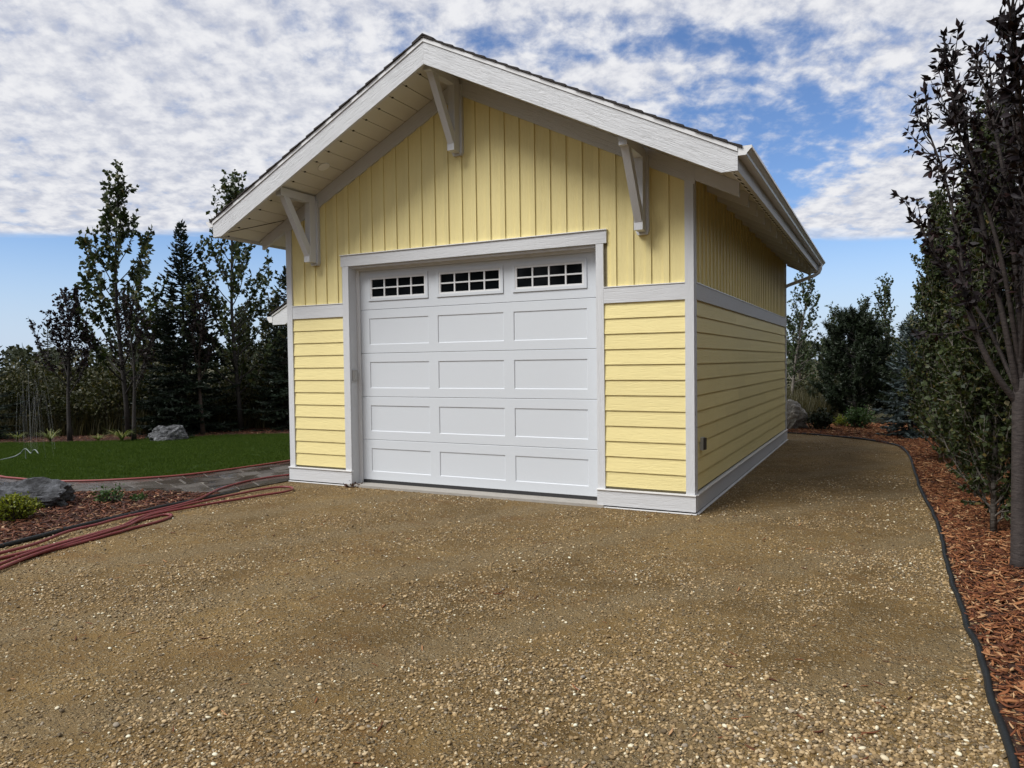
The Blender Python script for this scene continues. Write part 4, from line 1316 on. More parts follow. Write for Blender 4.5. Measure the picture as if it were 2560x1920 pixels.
decid_tree('purple_leaf_tree', (-13.5, 4.75, Z0), 'thin purple leaved sapling with a bare brown trunk right of the back boulder', 'tree', TG, lf_purple, bark_brown, 47, 0.065, 0.36,
           h=3.3, r=0.05, first=0.38, lmax=1.15, lmin=0.4, el=(0.9, 1.25), nl=18, ntw=12, twl=0.28, per_m=28, lean=(-0.15, 0.0), bare=0.25)
plant_tree('spruce_tree', spruce_meshes('spruce', 5, 5.45, 1.5, 0.19, 10, lf_spruce, bark_dark, nw=0.042, tw_step=0.075), (-14.25, 4.85, Z0), 'dark spruce standing between the two tall poplars', 'tree', TG)
plant_tree('spruce_tree', spruce_meshes('spruce_wall', 6, 4.3, 1.3, 0.2, 9, lf_spruce, bark_dark, nw=0.042), (-12.35, 6.6, Z0), 'spruce half hidden by the left garage corner', 'tree', TG)
sp_left = spruce_meshes('spruce_edge', 8, 3.2, 1.15, 0.24, 8, lf_spruce, bark_dark)
plant_tree('spruce_tree', sp_left, (-17.65, 1.75, Z0), 'spruce whose branch tips enter at the left picture edge', 'tree', TG)

# wild shrubs behind the back bed
SG = 'wild shrubs behind the back bed'
SLAB = 'leafy olive green wild shrub in the thicket behind the back bed'
shr = [shrub_meshes('wild_shrub%d' % i, 60 + i, hh, 1.0, 64, 64, 0.075, 0.38, lf_wild, bark_brown) for i, hh in enumerate((1.85, 2.25, 1.6))]
protos = []
wr = random.Random(5)
spots = [(-19.6, 2.6), (-18.3, 3.3), (-17.0, 3.6), (-16.2, 4.2), (-15.7, 5.2), (-15.1, 6.2), (-14.2, 6.6), (-13.0, 7.3), (-12.1, 7.9), (-11.4, 8.6), (-21.2, 2.6), (-20.3, 4.2), (-18.9, 5.0), (-17.6, 5.6),
         (-16.6, 6.6), (-15.4, 7.6), (-14.0, 8.4), (-12.8, 9.4), (-11.6, 10.2), (-22.8, 3.6), (-23.5, 5.5), (-21.5, 6.0), (-19.6, 7.2), (-10.6, 9.2)]
for i, (x, y) in enumerate(spots):
    if i < 3:
        protos.append(plant_tree('wild_shrub', shr[i], (x, y, Z0 - 0.04), SLAB, 'shrub', SG, 0, 1.0))
    else:
        copy_tree(protos[i % 3], (x + wr.uniform(-.2, .2), y + wr.uniform(-.2, .2), Z0 - 0.04), wr.uniform(0, 6.28), wr.uniform(0.8, 1.2) * (1.0 if i < 10 else 1.25))
# mid distance trees behind them
MG = 'trees in the wood behind the thicket'
sp_mid = spruce_meshes('spruce_mid', 12, 3.6, 1.0, 0.3, 7, lf_far, bark_dark, nw=0.05, tw_step=0.13)
mid0 = plant_tree('spruce_tree', sp_mid, (-27.5, 9.2, Z0 - 0.05), 'pointed spruce standing clear above the far woods at left', 'tree', None, 0, 0.98)
mid_pts = [(-30.5, 7.2, 0.7), (-33, 13, 0.75), (-26, 12, 0.75), (-24, 13.5, 0.8), (-29, 15, 0.8), (-24.2, 9.0, 0.62), (-26.5, 7.2, 0.6), (-21.0, 12.5, 0.8), (-18.5, 11, 0.75), (-32, 18, 0.85), (-22.5, 16.5, 0.9), (-19, 14.5, 0.95)]
for x, y, s in mid_pts:
    copy_tree(mid0, (x, y, Z0 - 0.05), wr.uniform(0, 6.28), s * wr.uniform(0.9, 1.1), 'small spruce in the wood behind the thicket', MG)
w_, P_, D_ = decid(71, 4.2, 0.05, 0.08, 1.6, 0.5, (0.5, 1.1), 44, 9, 0.45, 27, 0.09, 0.42)
wd = tree_meshes('wild_tree', w_, P_, D_, 0.10, 0.42, lf_wild, bark_dark, 71)
wt0 = plant_tree('wild_tree', wd, (-16.9, 6.3, Z0 - 0.05), 'leafy wild tree rising just behind the spruce and poplars', 'tree', None, 0, 0.72)
WG = 'leafy wild trees in the thicket'
for x, y, s in [(-14.9, 7.4, 0.75), (-13.3, 8.2, 0.85), (-12.1, 9.0, 0.82), (-11.2, 8.1, 0.78), (-18.3, 6.6, 0.55), (-20.0, 9.0, 0.6), (-15.8, 9.5, 0.85), (-13.9, 10.5, 0.9), (-23.0, 8.5, 0.5), (-10.4, 10.5, 0.85), (-12.9, 6.9, 0.62)]:
    copy_tree(wt0, (x, y, Z0 - 0.05), wr.uniform(0, 6.28), s, 'leafy wild tree in the thicket left of the garage', WG)

# --- right group
RG = 'row of trees along the right mulch bed'


def column(seed, h, lmat=lf_col):
    w, P, D = decid(seed, h, 0.023, 0.025, 0.95, 0.3, (0.80, 1.25), 110, 16, 0.32, 62, 0.056, 0.42, lean=(0, 0), power=0.5, bare=0.1, spread=0.9)
    return tree_meshes('column', w, P, D, 0.050, 0.40, lmat, bark_pale, seed)


plant_tree('columnar_aspen', column(81, 3.75), (2.80, 0.22, Z0), 'columnar aspen nearest the purple crabapple in the right bed', 'tree', RG)
plant_tree('columnar_aspen', column(82, 3.5), (2.86, 2.35, Z0), 'middle columnar aspen in the right bed', 'tree', RG)
plant_tree('columnar_aspen', column(83, 4.0), (2.66, 5.40, Z0), 'columnar aspen with a pale bare stem foot by the bend of the edging', 'tree', RG)
plant_tree('columnar_aspen', column(84, 4.2), (3.15, 8.0, Z0), 'columnar aspen just before the blue spruce', 'tree', RG)
bsm = spruce_meshes('blue_spruce', 14, 2.6, 0.85, 0.17, 9, lf_blue, bark_dark, nw=0.05, tw_step=0.07)
plant_tree('blue_spruce', bsm, (2.36, 9.9, Z0), 'silvery blue spruce at the far end of the right tree row', 'tree', RG)
plant_tree('pine_tree', pine_meshes('pine', 15, 2.95, 1.35, lf_pine, bark_dark), (1.15, 13.9, Z0), 'bushy dark pine behind the far mulch bed', 'tree')
decid_tree('aspen_tree', (-0.72, 15.5, Z0 - 0.04), 'slender aspen with a pale trunk by the rear garage corner', 'tree', None, lf_aspen, bark_pale, 91, 0.085, 0.42,
           h=3.95, r=0.05, first=0.24, lmax=1.25, lmin=0.45, el=(0.35, 1.1), nl=32, ntw=10, twl=0.35, per_m=28, lean=(0.45, 0.1), bare=0.2)
wa, Pa, Da = decid(95, 4.4, 0.045, 0.08, 1.3, 0.4, (0.8, 1.2), 44, 9, 0.38, 27, 0.085, 0.42)
aw = tree_meshes('aspen_far', wa, Pa, Da, 0.085, 0.42, lf_aspen, bark_brown, 95)
FRG = 'young aspens behind the pine'
at0 = plant_tree('young_aspen', aw, (1.9, 18.5, Z0 - 0.04), 'young aspen whose crown tops the row behind the pine', 'tree', FRG, 0, 0.92)
for x, y, s in [(2.75, 16.2, 0.84), (0.2, 21.0, 0.78), (-0.9, 20.5, 0.72), (3.5, 18.5, 0.9), (1.1, 22.5, 0.85), (-2.2, 19.5, 0.8), (4.0, 14.0, 0.9), (-3.2, 23, 0.9)]:
    copy_tree(at0, (x, y, Z0 - 0.04), wr.uniform(0, 6.28), s)
pm2 = pine_meshes('pine_small', 19, 2.5, 0.95, lf_pine, bark_dark)
plant_tree('pine_tree', pm2, (2.6, 13.2, Z0), 'second dark pine between the bushy pine and the blue spruce', 'tree')
# shrubs closing the view behind
SR = 'wild shrubs behind the right bed'
for x, y, s in [(-1.7, 17.5, 1.0), (-0.2, 18.6, 0.9), (1.0, 17.8, 1.0), (2.4, 16.4, 1.0), (3.8, 12.0, 1.1), (3.9, 9.6, 1.1), (4.2, 7.2, 1.1), (4.3, 4.8, 1.1), (4.3, 2.6, 1.1), (4.2, 0.8, 1.05), (-3.0, 16, 1.0),
                (5.4, 6.2, 1.4), (5.2, 3.4, 1.4), (5.3, 9.4, 1.4), (5.2, 1.0, 1.3)]:
    copy_tree(protos[wr.randrange(3)], (x, y, Z0 - 0.04), wr.uniform(0, 6.28), s, 'leafy wild shrub behind the trees of the right bed', SR)
WR = 'leafy trees behind the right row'
for x, y, s in [(4.6, 8.6, 0.85), (4.7, 5.9, 0.9), (4.8, 3.4, 0.85), (4.6, 11.5, 0.85), (4.9, 1.4, 0.8), (3.6, 15.6, 0.8)]:
    copy_tree(wt0, (x, y, Z0 - 0.05), wr.uniform(0, 6.28), s, 'leafy tree closing the gaps behind the right row', WR)
# little shrubs on the far mulch
fs = shrub_meshes('bed_shrub', 33, 0.62, 0.36, 34, 46, 0.05, 0.36, lf_bright, bark_brown)
plant_tree('bed_shrub', fs, (1.32, 11.5, Z0), 'rounded green shrub in front of the bushy pine', 'shrub')
fs2 = shrub_meshes('boulder_shrub', 34, 0.55, 0.33, 30, 44, 0.055, 0.36, lf_pine, bark_brown)
plant_tree('bed_shrub', fs2, (0.48, 10.80, Z0), 'low dark shrub beside the pale upright boulder', 'shrub')
fs3 = shrub_meshes('yellow_far', 35, 0.30, 0.30, 26, 34, 0.045, 0.3, lf_yellow, bark_brown, dome=True)
plant_tree('bed_shrub', fs3, (0.92, 11.75, Z0), 'small yellow green shrub on the far mulch bed', 'shrub')

# --- front bed plants
yb = shrub_meshes('golden_bush', 36, 0.30, 0.27, 120, 20, 0.032, 0.34, lf_yellow, bark_brown, dome=True)
plant_tree('golden_bush', yb, (-6.84, -3.36, Z0), 'golden yellow bush in front of the dark boulder', 'bush')
lp1 = shrub_meshes('perennial_a', 37, 0.24, 0.19, 24, 12, 0.042, 0.36, lf_bright, bark_brown)
plant_tree('perennial_plant', lp1, (-6.88, -2.22, Z0), 'larger green perennial in the front mulch by the path', 'plant')
lp2 = shrub_meshes('perennial_b', 38, 0.10, 0.10, 14, 10, 0.036, 0.36, lf_bright, bark_brown)
plant_tree('perennial_plant', lp2, (-6.62, -1.98, Z0), 'small green perennial in the front mulch nearest the gravel', 'plant')


def lily(seed, n, ln):
    rng = np.random.default_rng(seed)
    V, F, T = [], [], []
    for i in range(n):
        az = rng.uniform(0, 6.28); l = ln * rng.uniform(0.6, 1.1); w = 0.011
        s = np.array([-math.sin(az), math.cos(az), 0]) * w
        k = len(V)
        for j, t in enumerate(np.linspace(0, 1, 5)):
            r = l * 0.75 * t ** 1.3; z = l * (1.15 * t - 0.85 * t * t * rng.uniform(0.7, 1.1))
            p = np.array([math.cos(az) * r, math.sin(az) * r, max(z, 0.01)])
            V += [p + s * (1 - t * 0.9), p - s * (1 - t * 0.9)]
        for j in range(4):
            F.append((k + 2 * j, k + 2 * j + 1, k + 2 * j + 3, k + 2 * j + 2)); T.append(rng.uniform(0, 1))
    return np_mesh('daylily_leaves', np.array(V), np.array(F), lf_lily, T)


for i, (x, y, ln, lab) in enumerate([(-15.35, 2.05, 0.55, 'daylily clump left of the small purple tree foot'), (-13.75, 2.72, 0.62, 'tall daylily clump left of the grey back boulder'),
                                     (-14.35, 2.55, 0.34, 'small daylily tuft midway along the back bed'), (-16.4, 1.9, 0.42, 'daylily tuft nearest the left end of the back bed')]):
    o = link('daylily', lily(50 + i, 60, ln), None, (x, y, Z0))
    tag(o, lab, 'plant', 'daylilies in the back bed')

# --- the purple crabapple in the right foreground
crab = empty('crabapple_tree', (2.835, -1.024, GZ), 'big purple leaved crabapple at the right picture edge', 'tree')
crng = np.random.default_rng(77)
cb = Vector((2.835, -1.024, GZ))
wood = MB()
wood.tube([(2.848, -1.024, GZ - 0.03), (2.840, -1.022, 0.05), (2.836, -1.01, 0.6), (2.836, -1.0, 1.0), (2.838, -0.995, 1.32), (2.85, -1.0, 1.7)], [0.088, 0.066, 0.058, 0.056, 0.058, 0.04], 12)
LIMBS = [
    ([(2.82, -0.99, 1.30), (2.63, -1.10, 1.60), (2.47, -1.14, 2.05), (2.40, -1.13, 2.6), (2.30, -1.10, 3.15), (2.16, -1.12, 3.6)], 0.036),
    ([(2.83, -1.0, 1.33), (2.72, -1.12, 1.9), (2.58, -1.17, 2.6), (2.48, -1.20, 3.2), (2.38, -1.23, 3.75), (2.33, -1.24, 4.05)], 0.034),
    ([(2.84, -1.0, 1.4), (2.80, -1.15, 2.1), (2.70, -1.32, 2.9), (2.60, -1.36, 3.5), (2.52, -1.38, 3.85)], 0.032),
    ([(2.85, -1.0, 1.6), (2.82, -1.3, 2.4), (2.74, -1.6, 3.1), (2.68, -1.85, 3.7), (2.62, -2.1, 4.3)], 0.030),
    ([(2.85, -1.0, 1.65), (2.86, -0.8, 2.4), (2.78, -0.6, 3.1), (2.70, -0.5, 3.8), (2.66, -0.5, 4.3)], 0.030),
    ([(2.86, -1.0, 1.5), (3.1, -1.1, 2.1), (3.25, -1.2, 2.9), (3.3, -1.3, 3.7), (3.3, -1.4, 4.3)], 0.032),
    ([(2.86, -0.98, 1.45), (3.15, -0.7, 2.0), (3.4, -0.5, 2.7), (3.5, -0.5, 3.4)], 0.03),
    ([(2.80, -0.98, 1.45), (2.60, -0.85, 2.0), (2.38, -0.82, 2.35), (2.22, -0.82, 2.62), (2.12, -0.83, 2.85)], 0.022),
    ([(2.84, -1.0, 1.55), (2.80, -1.5, 2.3), (2.70, -2.1, 3.0), (2.58, -2.6, 3.55), (2.48, -2.9, 3.95)], 0.024),
    ([(2.84, -1.0, 1.5), (2.70, -1.25, 2.3), (2.55, -1.35, 2.9), (2.42, -1.4, 3.3), (2.30, -1.42, 3.6)], 0.026),
    ([(2.86, -1.0, 1.7), (2.92, -1.2, 2.6), (2.90, -1.4, 3.4), (2.84, -1.5, 4.2), (2.8, -1.6, 4.8)], 0.034),
]
CP, CD = [], []
for pts, r0 in LIMBS:
    ln = np.array([tuple(p) for p in smooth_line(pts, 4)])
    wood.tube(ln, np.linspace(r0 * 0.78, 0.005, len(ln)), 6, cap=False)
    tot = float(np.sum(np.linalg.norm(np.diff(ln, axis=0), axis=1)))
    for _ in range(int(tot * 11)):
        t = crng.uniform(0.22, 1.0)
        b, d = sample(ln, t)
        dd = unit(d * 0.8 + crng.normal(0, 0.42, 3) + np.array([0, 0, 0.3]))
        tl = crng.uniform(0.15, 0.5) * (1.15 - 0.4 * t)
        tp = np.array([b, b + dd * tl * 0.5 + crng.normal(0, 0.02, 3), b + dd * tl + np.array([0, 0, 0.04])])
        wood.tube(tp, [0.0065, 0.005, 0.0025], 4, cap=False)
        for _ in range(int(tl * 32) + 2):
            p, q = sample(tp, crng.uniform(0.15, 1.0)); CP.append(p); CD.append(q)
        for _ in range(4):
            CP.append(tp[-1]); CD.append(dd)
    for _ in range(int(tot * 8)):
        p, q = sample(ln, crng.uniform(0.55, 1.0)); CP.append(p); CD.append(q)
CP, CD = np.array(CP), np.array(CD)
me = bpy.data.meshes.new('crab_trunk'); me.from_pydata([Vector(v) - cb for v in wood.v], [], wood.f)
me.polygons.foreach_set('use_smooth', [True] * len(me.polygons)); me.materials.append(bark_crab)
link('trunk', me, crab)
camp = np.array(M.translation)
dist = np.linalg.norm(CP - camp, axis=1)
# the leaves that show largest are parts of their own: those in view and nearest the camera
rel = CP - camp
fx = rel @ np.array(_f); sx = (rel @ np.array(_r)) / fx * 1822.6 + 1280; sy = 960 - (rel @ np.array(_u)) / fx * 1822.6
vis = (sx > 0) & (sx < 2560) & (sy > 0) & (sy < 1920)
order = np.argsort(np.where(vis, dist, 1e3))
near_i, rest = order[:300], order[300:]
v, f, t = leaves(CP[rest] - np.array(cb), CD[rest], 0.076, 0.20, crng, 0.15, 0.9, 0.35)
o = link('foliage', np_mesh('crab_foliage', v, f, lf_purple, t), crab); o['kind'] = 'stuff'


def leaf_mesh(k):
    rng = np.random.default_rng(200 + k)
    n = 6
    V, F = [], []
    for i, t in enumerate(np.linspace(0, 1, n)):
        w = 0.21 * math.sin(math.pi * min(1, t * 0.92 + 0.04)) ** 0.8 if 0 < i < n - 1 else 0.012
        z = -0.22 * t * t * rng.uniform(0.5, 1.6)
        V += [(t, w, z + w * 0.5), (t, 0, z), (t, -w, z + w * 0.5)]
    for i in range(n - 1):
        a = 3 * i
        F += [(a, a + 1, a + 4, a + 3), (a + 1, a + 2, a + 5, a + 4)]
    return np_mesh('crab_leaf', np.array(V), np.array(F), lf_purple, np.full(len(F), [0.2, 0.45, 0.7, 0.95][k]), True)


lms = [leaf_mesh(k) for k in range(4)]
for i in near_i:
    a = Vector(unit(CD[i] * 0.5 + crng.normal(0, 0.5, 3) + np.array([0, 0, -0.12])))
    side = a.cross(Vector(crng.normal(0, 1, 3))).normalized()
    nn_ = a.cross(side)
    s = 0.080 * crng.uniform(0.7, 1.25)
    mt = Matrix((a * s, side * s, nn_ * s)).transposed().to_4x4()
    mt.translation = Vector(CP[i]) - cb
    o = bpy.data.objects.new('leaf', lms[int(crng.choice(4, p=[0.4, 0.35, 0.18, 0.07]))]); COL.objects.link(o)
    o.parent = crab; o.matrix_local = mt

# ------------------------------------------------------------------ far woods, and unseen trees added to screen the sky light
frng = np.random.default_rng(31)
Q, T = [], []
for i in range(620):
    az = YAW + frng.uniform(-1.0, 0.95)
    d = frng.uniform(95, 175)
    bx, by = 1.9 + d * math.sin(az), -8 + d * math.cos(az)
    h = (1.7 + d * 0.022) * frng.uniform(0.85, 1.12) + 0.5 * noise.noise((az * 9, 0, 0))
    conif = frng.uniform() < 0.6
    rr = h * (0.16 if conif else 0.3)
    for k in range(46):
        t = frng.uniform(0, 1)
        a = frng.uniform(0, 6.28)
        rad = rr * ((1 - t) if conif else math.sqrt(max(0.02, 1 - (2 * t - 1) ** 2)))
        p = np.array([bx + math.cos(a) * rad * frng.uniform(0.3, 1), by + math.sin(a) * rad * frng.uniform(0.3, 1), t * h])
        dd = unit(np.array([math.cos(a), math.sin(a), 0.3 if not conif else -0.2]) + frng.normal(0, 0.4, 3)); s = unit(np.cross(dd, frng.normal(0, 1, 3)))
        l, w = (0.75, 0.28) if conif else (0.6, 0.4)
        Q.append(np.array([p, p + dd * l * 0.5 + s * w, p + dd * l, p + dd * l * 0.5 - s * w])); T.append(frng.beta(2, 2.4))
    Q.append(np.array([(bx - 0.25, by, h * 0.85), (bx, by, h * 1.02), (bx + 0.25, by, h * 0.85), (bx, by + 0.1, h * 0.6)])); T.append(0.4)
v = np.array(Q).reshape(-1, 3)
for i in range(260):          # unseen woods added round behind the camera to cut low sky light
    az = YAW + frng.uniform(1.35, 2 * math.pi - 1.35)
    d = frng.uniform(24, 46)
    bx, by = 1.9 + d * math.sin(az), -8 + d * math.cos(az)
    h = frng.uniform(6.0, 11.0); rr = h * 0.24
    for k in range(110):
        t = frng.uniform(0.0, 1); a = frng.uniform(0, 6.28)
        rad = rr * (1 - t) ** 0.7 * frng.uniform(0.3, 1)
        p = np.array([bx + math.cos(a) * rad, by + math.sin(a) * rad, t * h])
        dd = unit(frng.normal(0, 1, 3) + np.array([0, 0, -0.2])); sd = unit(np.cross(dd, frng.normal(0, 1, 3)))
        Q.append(np.array([p, p + dd * 0.5 + sd * 0.3, p + dd * 1.0, p + dd * 0.5 - sd * 0.3])); T.append(frng.beta(2, 2.4))
for i in range(70):           # unseen tree belt added beyond the right bed to darken that side
    bx, by = frng.uniform(6.5, 15), frng.uniform(-14, 15)
    h = frng.uniform(6.0, 9.0); rr = h * 0.26
    for k in range(150):
        t = frng.uniform(0.0, 1); a = frng.uniform(0, 6.28)
        rad = rr * (1 - t) ** 0.7 * frng.uniform(0.3, 1)
        p = np.array([bx + math.cos(a) * rad, by + math.sin(a) * rad, t * h])
        dd = unit(frng.normal(0, 1, 3) + np.array([0, 0, -0.2])); sd = unit(np.cross(dd, frng.normal(0, 1, 3)))
        Q.append(np.array([p, p + dd * 0.3 + sd * 0.2, p + dd * 0.6, p + dd * 0.3 - sd * 0.2])); T.append(frng.beta(2, 2.4))
v = np.array(Q).reshape(-1, 3)
woods = link('far_and_unseen_woods', np_mesh('far_and_unseen_woods', v, np.arange(len(v)).reshape(-1, 4), lf_far, np.array(T)))
tag(woods, kind='stuff')

# ------------------------------------------------------------------ lawn grass, dry grass
def tuft_mesh(name, n, h, spread, w, mat, seed):
    rng = np.random.default_rng(seed)
    V, F, T = [], [], []
    for i in range(n):
        az = rng.uniform(0, 6.28); b = rng.normal(0, spread, 2); hh = h * rng.uniform(0.6, 1.15); ln = rng.uniform(0.1, 0.6) * hh
        s = np.array([-math.sin(az), math.cos(az), 0]) * w
        p0 = np.array([b[0], b[1], 0]); p1 = p0 + np.array([math.cos(az) * ln * 0.4, math.sin(az) * ln * 0.4, hh * 0.6]); p2 = p0 + np.array([math.cos(az) * ln, math.sin(az) * ln, hh])
        k = len(V); V += [p0 - s, p0 + s, p1 + s * 0.7, p1 - s * 0.7, p2 + s * 0.1, p2 - s * 0.1]
        F += [(k, k + 1, k + 2, k + 3), (k + 3, k + 2, k + 4, k + 5)]; tt = rng.uniform(0, 1); T += [tt, tt]
    return np_mesh(name, np.array(V), np.array(F), mat, T)


def area_points(poly, n, rng, box):
    p = np.stack([rng.uniform(box[0], box[1], n), rng.uniform(box[2], box[3], n)], 1)
    return p[inside(p, poly)]


grng = np.random.default_rng(12)
gp = area_points(lawn_poly, 62000, grng, (-19, -7.5, -2.5, 9))
gp = gp[np.linalg.norm(gp - np.array([1.87, -8.06]), axis=1) < 26]
gt = [tuft_mesh('grass_tuft%d' % i, 14, 0.045, 0.035, 0.0022, lf_grass, 300 + i) for i in range(4)]
scatter('grass', gt, np.c_[gp, np.full(len(gp), GZ + 0.010)], np.c_[np.zeros((len(gp), 2)), grng.uniform(0, 6.28, len(gp))],
        np.repeat(grng.uniform(0.75, 1.25, (len(gp), 1)), 3, 1), grng.integers(0, 4, len(gp)))
dg = np.stack([grng.uniform(-3.5, 0.45, 2200), grng.uniform(12.9, 19, 2200)], 1)
dt = [tuft_mesh('dry_tuft%d' % i, 16, 0.75, 0.07, 0.006, lf_dry, 320 + i) for i in range(3)]
scatter('dry_grass', dt, np.c_[dg, np.full(len(dg), GZ - 0.05)], np.c_[np.zeros((len(dg), 2)), grng.uniform(0, 6.28, len(dg))],
        np.repeat(grng.uniform(0.6, 1.15, (len(dg), 1)), 3, 1), grng.integers(0, 3, len(dg)))
dg = np.stack([grng.uniform(-26, -10.5, 6000), grng.uniform(0.5, 12, 6000)], 1)
dg = dg[~inside(dg, lawn_poly) & ~inside(dg, back_bed_poly)]
scatter('meadow_grass', dt, np.c_[dg, np.full(len(dg), GZ - 0.05)], np.c_[np.zeros((len(dg), 2)), grng.uniform(0, 6.28, len(dg))],
        np.repeat(grng.uniform(0.6, 1.15, (len(dg), 1)), 3, 1), grng.integers(0, 3, len(dg)))

# ------------------------------------------------------------------ gravel stones
def pebble_mesh(seed, smooth):
    rr = random.Random(seed)
    bm = bmesh.new(); bmesh.ops.create_icosphere(bm, subdivisions=2 if smooth else 1, radius=0.5)
    sx_, sy_, sz_ = 1.0, rr.uniform(0.62, 0.95), rr.uniform(0.42, 0.7)
    for vv in bm.verts:
        k = 1 + (0.22 if smooth else 0.34) * noise.noise(vv.co * 2.2 + Vector((seed * 3.1, seed, 0)))
        vv.co = Vector((vv.co.x * sx_ * k, vv.co.y * sy_ * k, vv.co.z * sz_ * k))
    me = bpy.data.meshes.new('pebble'); bm.to_mesh(me); bm.free()
    me.polygons.foreach_set('use_smooth', [smooth] * len(me.polygons)); me.materials.append(pebble_m)
    return me


pebs = [pebble_mesh(400 + i, i < 6) for i in range(9)]
srng = np.random.default_rng(44)
cand = []
CAMXY = np.array([1.873, -8.063])
FXY = np.array([math.sin(YAW), math.cos(YAW)]); RXY = np.array([FXY[1], -FXY[0]])


def view_points(n, d0, d1, rng, margin=0.10):
    """ground points in the drive in front of the camera, between two distances, evenly spread"""
    d = np.sqrt(rng.uniform(d0 * d0, d1 * d1, n)); k = rng.uniform(-0.70 - margin, 0.70 + margin, n)
    return CAMXY + d[:, None] * FXY + (k * d)[:, None] * RXY


gpoly = [(-8.5, -16), (2.33, -16)] + [(x - 0.02, y) for x, y in EDGE_R[::-1] if y > -13.5] + [(-0.05, 9.9), (0.04, -0.035), (-6.0, -0.035)] + [(x + 0.03, y) for x, y in EDGE_L[::-1]]
pts, sizes = [], []
for d0, d1, n, lo, hi in ((2.3, 4.2, 34000, 0.008, 0.034), (4.2, 6.5, 46000, 0.009, 0.032), (6.5, 10.5, 64000, 0.011, 0.032), (10.5, 18, 26000, 0.015, 0.034)):
    p = view_points(n, d0, d1, srng)
    p = p[inside(p, gpoly)]
    dn = fbm(p, 0.8, 4, 3.0)
    fine_n = fbm(p, 5.0, 3, 8.0)
    # sandy wheel tracks sweep from the lower left to the side of the garage
    tr_ = 0.8 - np.abs((p[:, 0] * 0.83 - p[:, 1] * 0.555 + 0.45) % 1.6 - 0.8)
    prob = 0.30 + 1.05 * dn + 0.75 * fine_n + (-0.62) * (tr_ - 0.42)
    heap = np.exp(-(((p[:, 0] - 1.75) / 0.75) ** 2 + ((p[:, 1] + 4.75) / 0.8) ** 2)) * 0.8
    verge = np.exp(-((2.35 - p[:, 0]) / 0.35) ** 2) * 0.5
    keep = srng.uniform(0, 1, len(p)) < np.clip(prob + heap + verge, 0.06, 1.0)
    p, hp = p[keep], (heap + 0.5 * verge)[keep]
    sz = lo + (hi - lo) * srng.beta(1.3, 3.4, len(p)) * (1 + 0.35 * hp)
    big_ = srng.uniform(0, 1, len(p)) < 0.012
    sz[big_] *= srng.uniform(1.3, 1.9, big_.sum())
    pts.append(p); sizes.append(sz)
# a dense pile of rounder stones at the lower right
hp_n = 3000
p = np.stack([srng.normal(1.78, 0.42, hp_n), srng.normal(-4.85, 0.36, hp_n)], 1); p = p[(p[:, 0] < 2.31)]
pts.append(p); sizes.append(srng.uniform(0.012, 0.030, len(p)))
p = np.stack([2.33 + srng.normal(0.06, 0.05, 2600), srng.uniform(-5.2, 0.0, 2600)], 1)
pts.append(p); sizes.append(srng.uniform(0.010, 0.028, len(p)))
p = np.array([EDGE_L[i % 9 + 1] for i in range(2600)], float) + srng.normal(0, 0.25, (2600, 2)); p = p[(p[:, 0] > -5.86) & inside(p, gpoly)]
pts.append(p); sizes.append(srng.uniform(0.010, 0.028, len(p)))
p = np.concatenate(pts); sz = np.concatenate(sizes)
zz = GZ + sz * srng.uniform(-0.10, 0.26, len(p))
scatter('gravel', pebs, np.c_[p, zz], np.c_[srng.normal(0, 0.25, (len(p), 2)), srng.uniform(0, 6.28, len(p))],
        sz[:, None] * srng.uniform(0.8, 1.2, (len(p), 3)), srng.integers(0, len(pebs), len(p)))


# ------------------------------------------------------------------ mulch chips
def chip_mesh(seed, cm=None):
    rng = np.random.default_rng(seed)
    n = 4; V, F = [], []
    bend = rng.uniform(-0.12, 0.12); w0 = rng.uniform(0.045, 0.12); th = rng.uniform(0.03, 0.06)
    for i, t in enumerate(np.linspace(-0.5, 0.5, n)):
        w = w0 * (0.35 if i in (0, n - 1) else 1) * rng.uniform(0.75, 1.2); z = bend * (t * 2) ** 2; y = rng.normal(0, 0.02)
        V += [(t, y - w, z - th), (t, y + w, z - th * 0.6), (t, y + w * 0.8, z + th), (t, y - w * 0.9, z + th * 0.7)]
    for i in range(n - 1):
        a = 4 * i
        F += [(a + j, a + (j + 1) % 4, a + 4 + (j + 1) % 4, a + 4 + j) for j in range(4)]
    F += [(0, 3, 2, 1), (4 * n - 4, 4 * n - 3, 4 * n - 2, 4 * n - 1)]
    return np_mesh('chip', np.array(V), np.array(F), cm or chip_m)


chips = [chip_mesh(500 + i) for i in range(7)]
mrng = np.random.default_rng(61)
pp, ss = [], []


def bed(poly, n, box, lo, hi, maxd=60):
    p = area_points(poly, n, mrng, box)
    d = np.linalg.norm(p - CAMXY, axis=1)
    p = p[d < maxd]
    pp.append(p); ss.append(lo + (hi - lo) * mrng.beta(1.2, 3.0, len(p)))


rb = [(x + 0.03, y) for x, y in EDGE_R if y > -13] + right_bed_poly[len(EDGE_R):]
bed(rb, 34000, (2.3, 4.4, -6.0, 3.0), 0.03, 0.13)
bed(rb, 16000, (1.5, 4.4, 3.0, 9.0), 0.04, 0.14)
bed(rb, 14000, (-1.6, 4.0, 9.0, 13.0), 0.05, 0.15)
p, sz = np.concatenate(pp), np.concatenate(ss)
def spread_chips(name, pieces):
    p, sz = np.concatenate(pp), np.concatenate(ss)
    scatter(name, pieces, np.c_[p, GZ + 0.008 + mrng.uniform(0.0, 0.028, len(p))], np.c_[mrng.normal(0, 0.22, (len(p), 2)), mrng.uniform(0, 6.28, len(p))],
            sz[:, None] * np.c_[np.ones(len(p)), mrng.uniform(0.7, 1.3, len(p)), mrng.uniform(0.7, 1.3, len(p))], mrng.integers(0, len(pieces), len(p)))
spread_chips('mulch', chips)
pp, ss = [], []
fb_ = front_bed_poly
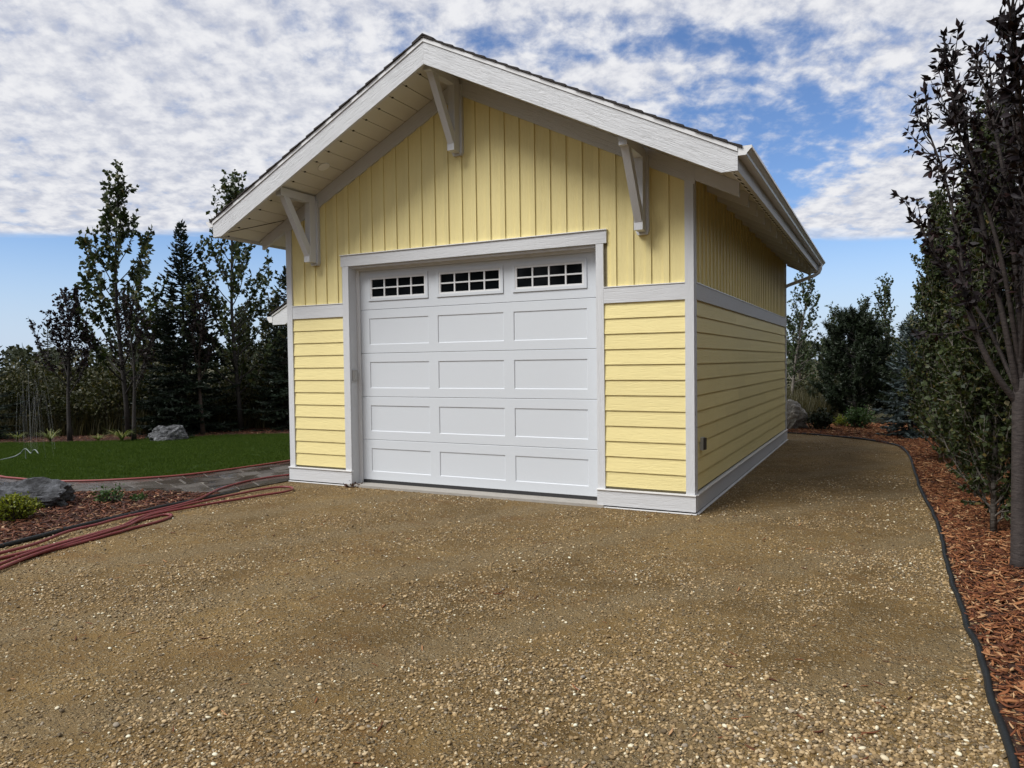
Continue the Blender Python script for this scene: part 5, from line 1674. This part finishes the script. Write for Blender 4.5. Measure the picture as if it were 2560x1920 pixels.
bed([(x - 0.02 if x > -6.1 else x, y) for x, y in fb_], 20000, (-10.5, -5.55, -6.0, -1.2), 0.04, 0.19)
bed(back_bed_poly, 6000, (-19, -11.5, 0.5, 7), 0.05, 0.15)
spread_chips('wet_mulch', [chip_mesh(520 + i, chip_wet) for i in range(7)])
# stray chips and twigs on the gravel
p = view_points(700, 2.4, 8, mrng); p = p[inside(p, gpoly)]
p2 = np.stack([mrng.normal(1.7, 0.45, 60), mrng.normal(-4.7, 0.5, 60)], 1); p2 = p2[p2[:, 0] < 2.3]
p = np.concatenate([p[mrng.uniform(0, 1, len(p)) < 0.22], p2])
sz = mrng.uniform(0.03, 0.085, len(p))
scatter('wood_litter', chips, np.c_[p, np.full(len(p), GZ + 0.007)], np.c_[mrng.normal(0, 0.1, (len(p), 2)), mrng.uniform(0, 6.28, len(p))],
        sz[:, None] * np.array([1, 0.7, 0.6]), mrng.integers(0, len(chips), len(p)))
# dead leaves caught at the foot of the left jamb
lrng = np.random.default_rng(71)
P = np.c_[lrng.normal(-4.76, 0.07, 90), lrng.normal(-0.02, 0.06, 90), GZ + np.abs(lrng.normal(0.01, 0.02, 90))]
v, f, t = leaves(P, lrng.normal(0, 1, (90, 3)), 0.04, 0.4, lrng, 0.0, 1.0, 0.4)
o = link('dead_leaves', np_mesh('dead_leaves', v, f, leafmat('leaf_dead', [(0.03, 0.012, 0.010), (0.09, 0.035, 0.022), (0.16, 0.08, 0.04)], 0.1), t))
tag(o, kind='stuff')

# ------------------------------------------------------------------ lawn sprinkler and its water
spr = empty('lawn_sprinkler', (-12.35, -0.25, GZ), 'metal lawn sprinkler with a bent arm on the lawn', 'sprinkler')
ORIGIN[spr.name] = Vector(spr.location)
arm = [(-12.62, -0.10, 0.10), (-12.50, -0.12, 0.17), (-12.36, -0.15, 0.19), (-12.22, -0.18, 0.15), (-12.08, -0.22, 0.13), (-11.94, -0.26, 0.20), (-11.82, -0.29, 0.21), (-11.70, -0.31, 0.15)]
MB().tube(smooth_line(arm, 3), 0.009, 8).build('spray_arm', spr_m, spr, smooth=True)
MB().tube([(-12.42, -0.13, 0.17), (-12.42, -0.13, GZ)], 0.007, 5).build('stake', spr_m, spr)
MB().tube(smooth_line([(-12.62, -0.10, 0.10), (-12.7, -0.2, 0.03), (-12.75, -0.55, -0.01), (-12.9, -1.0, -0.01), (-13.4, -1.25, -0.01)], 4), 0.012, 6).build('feed_hose', spr_m, spr, smooth=True)
wrng = random.Random(8)
m = MB()
for i in range(13):
    t = i / 12
    k = t * (len(arm) - 3) + 1; j = int(k)
    b = Vector(arm[j]).lerp(Vector(arm[min(j + 1, len(arm) - 1)]), k - j)
    vx, vy, vz = (t - 0.5) * 0.4 + wrng.uniform(-.1, .1), wrng.uniform(-0.15, 0.5), wrng.uniform(4.3, 5.4)
    pts = []
    for s in range(14):
        tt = s * 0.09
        pts.append((b.x + vx * tt, b.y + vy * tt, b.z + vz * tt - 4.9 * tt * tt))
    pts = [p for p in pts if p[2] > GZ]
    m.tube(pts, [0.0022 + 0.0004 * s for s in range(len(pts))], 4)
o = m.build('water_jets', water_m); tag(o, kind='stuff')
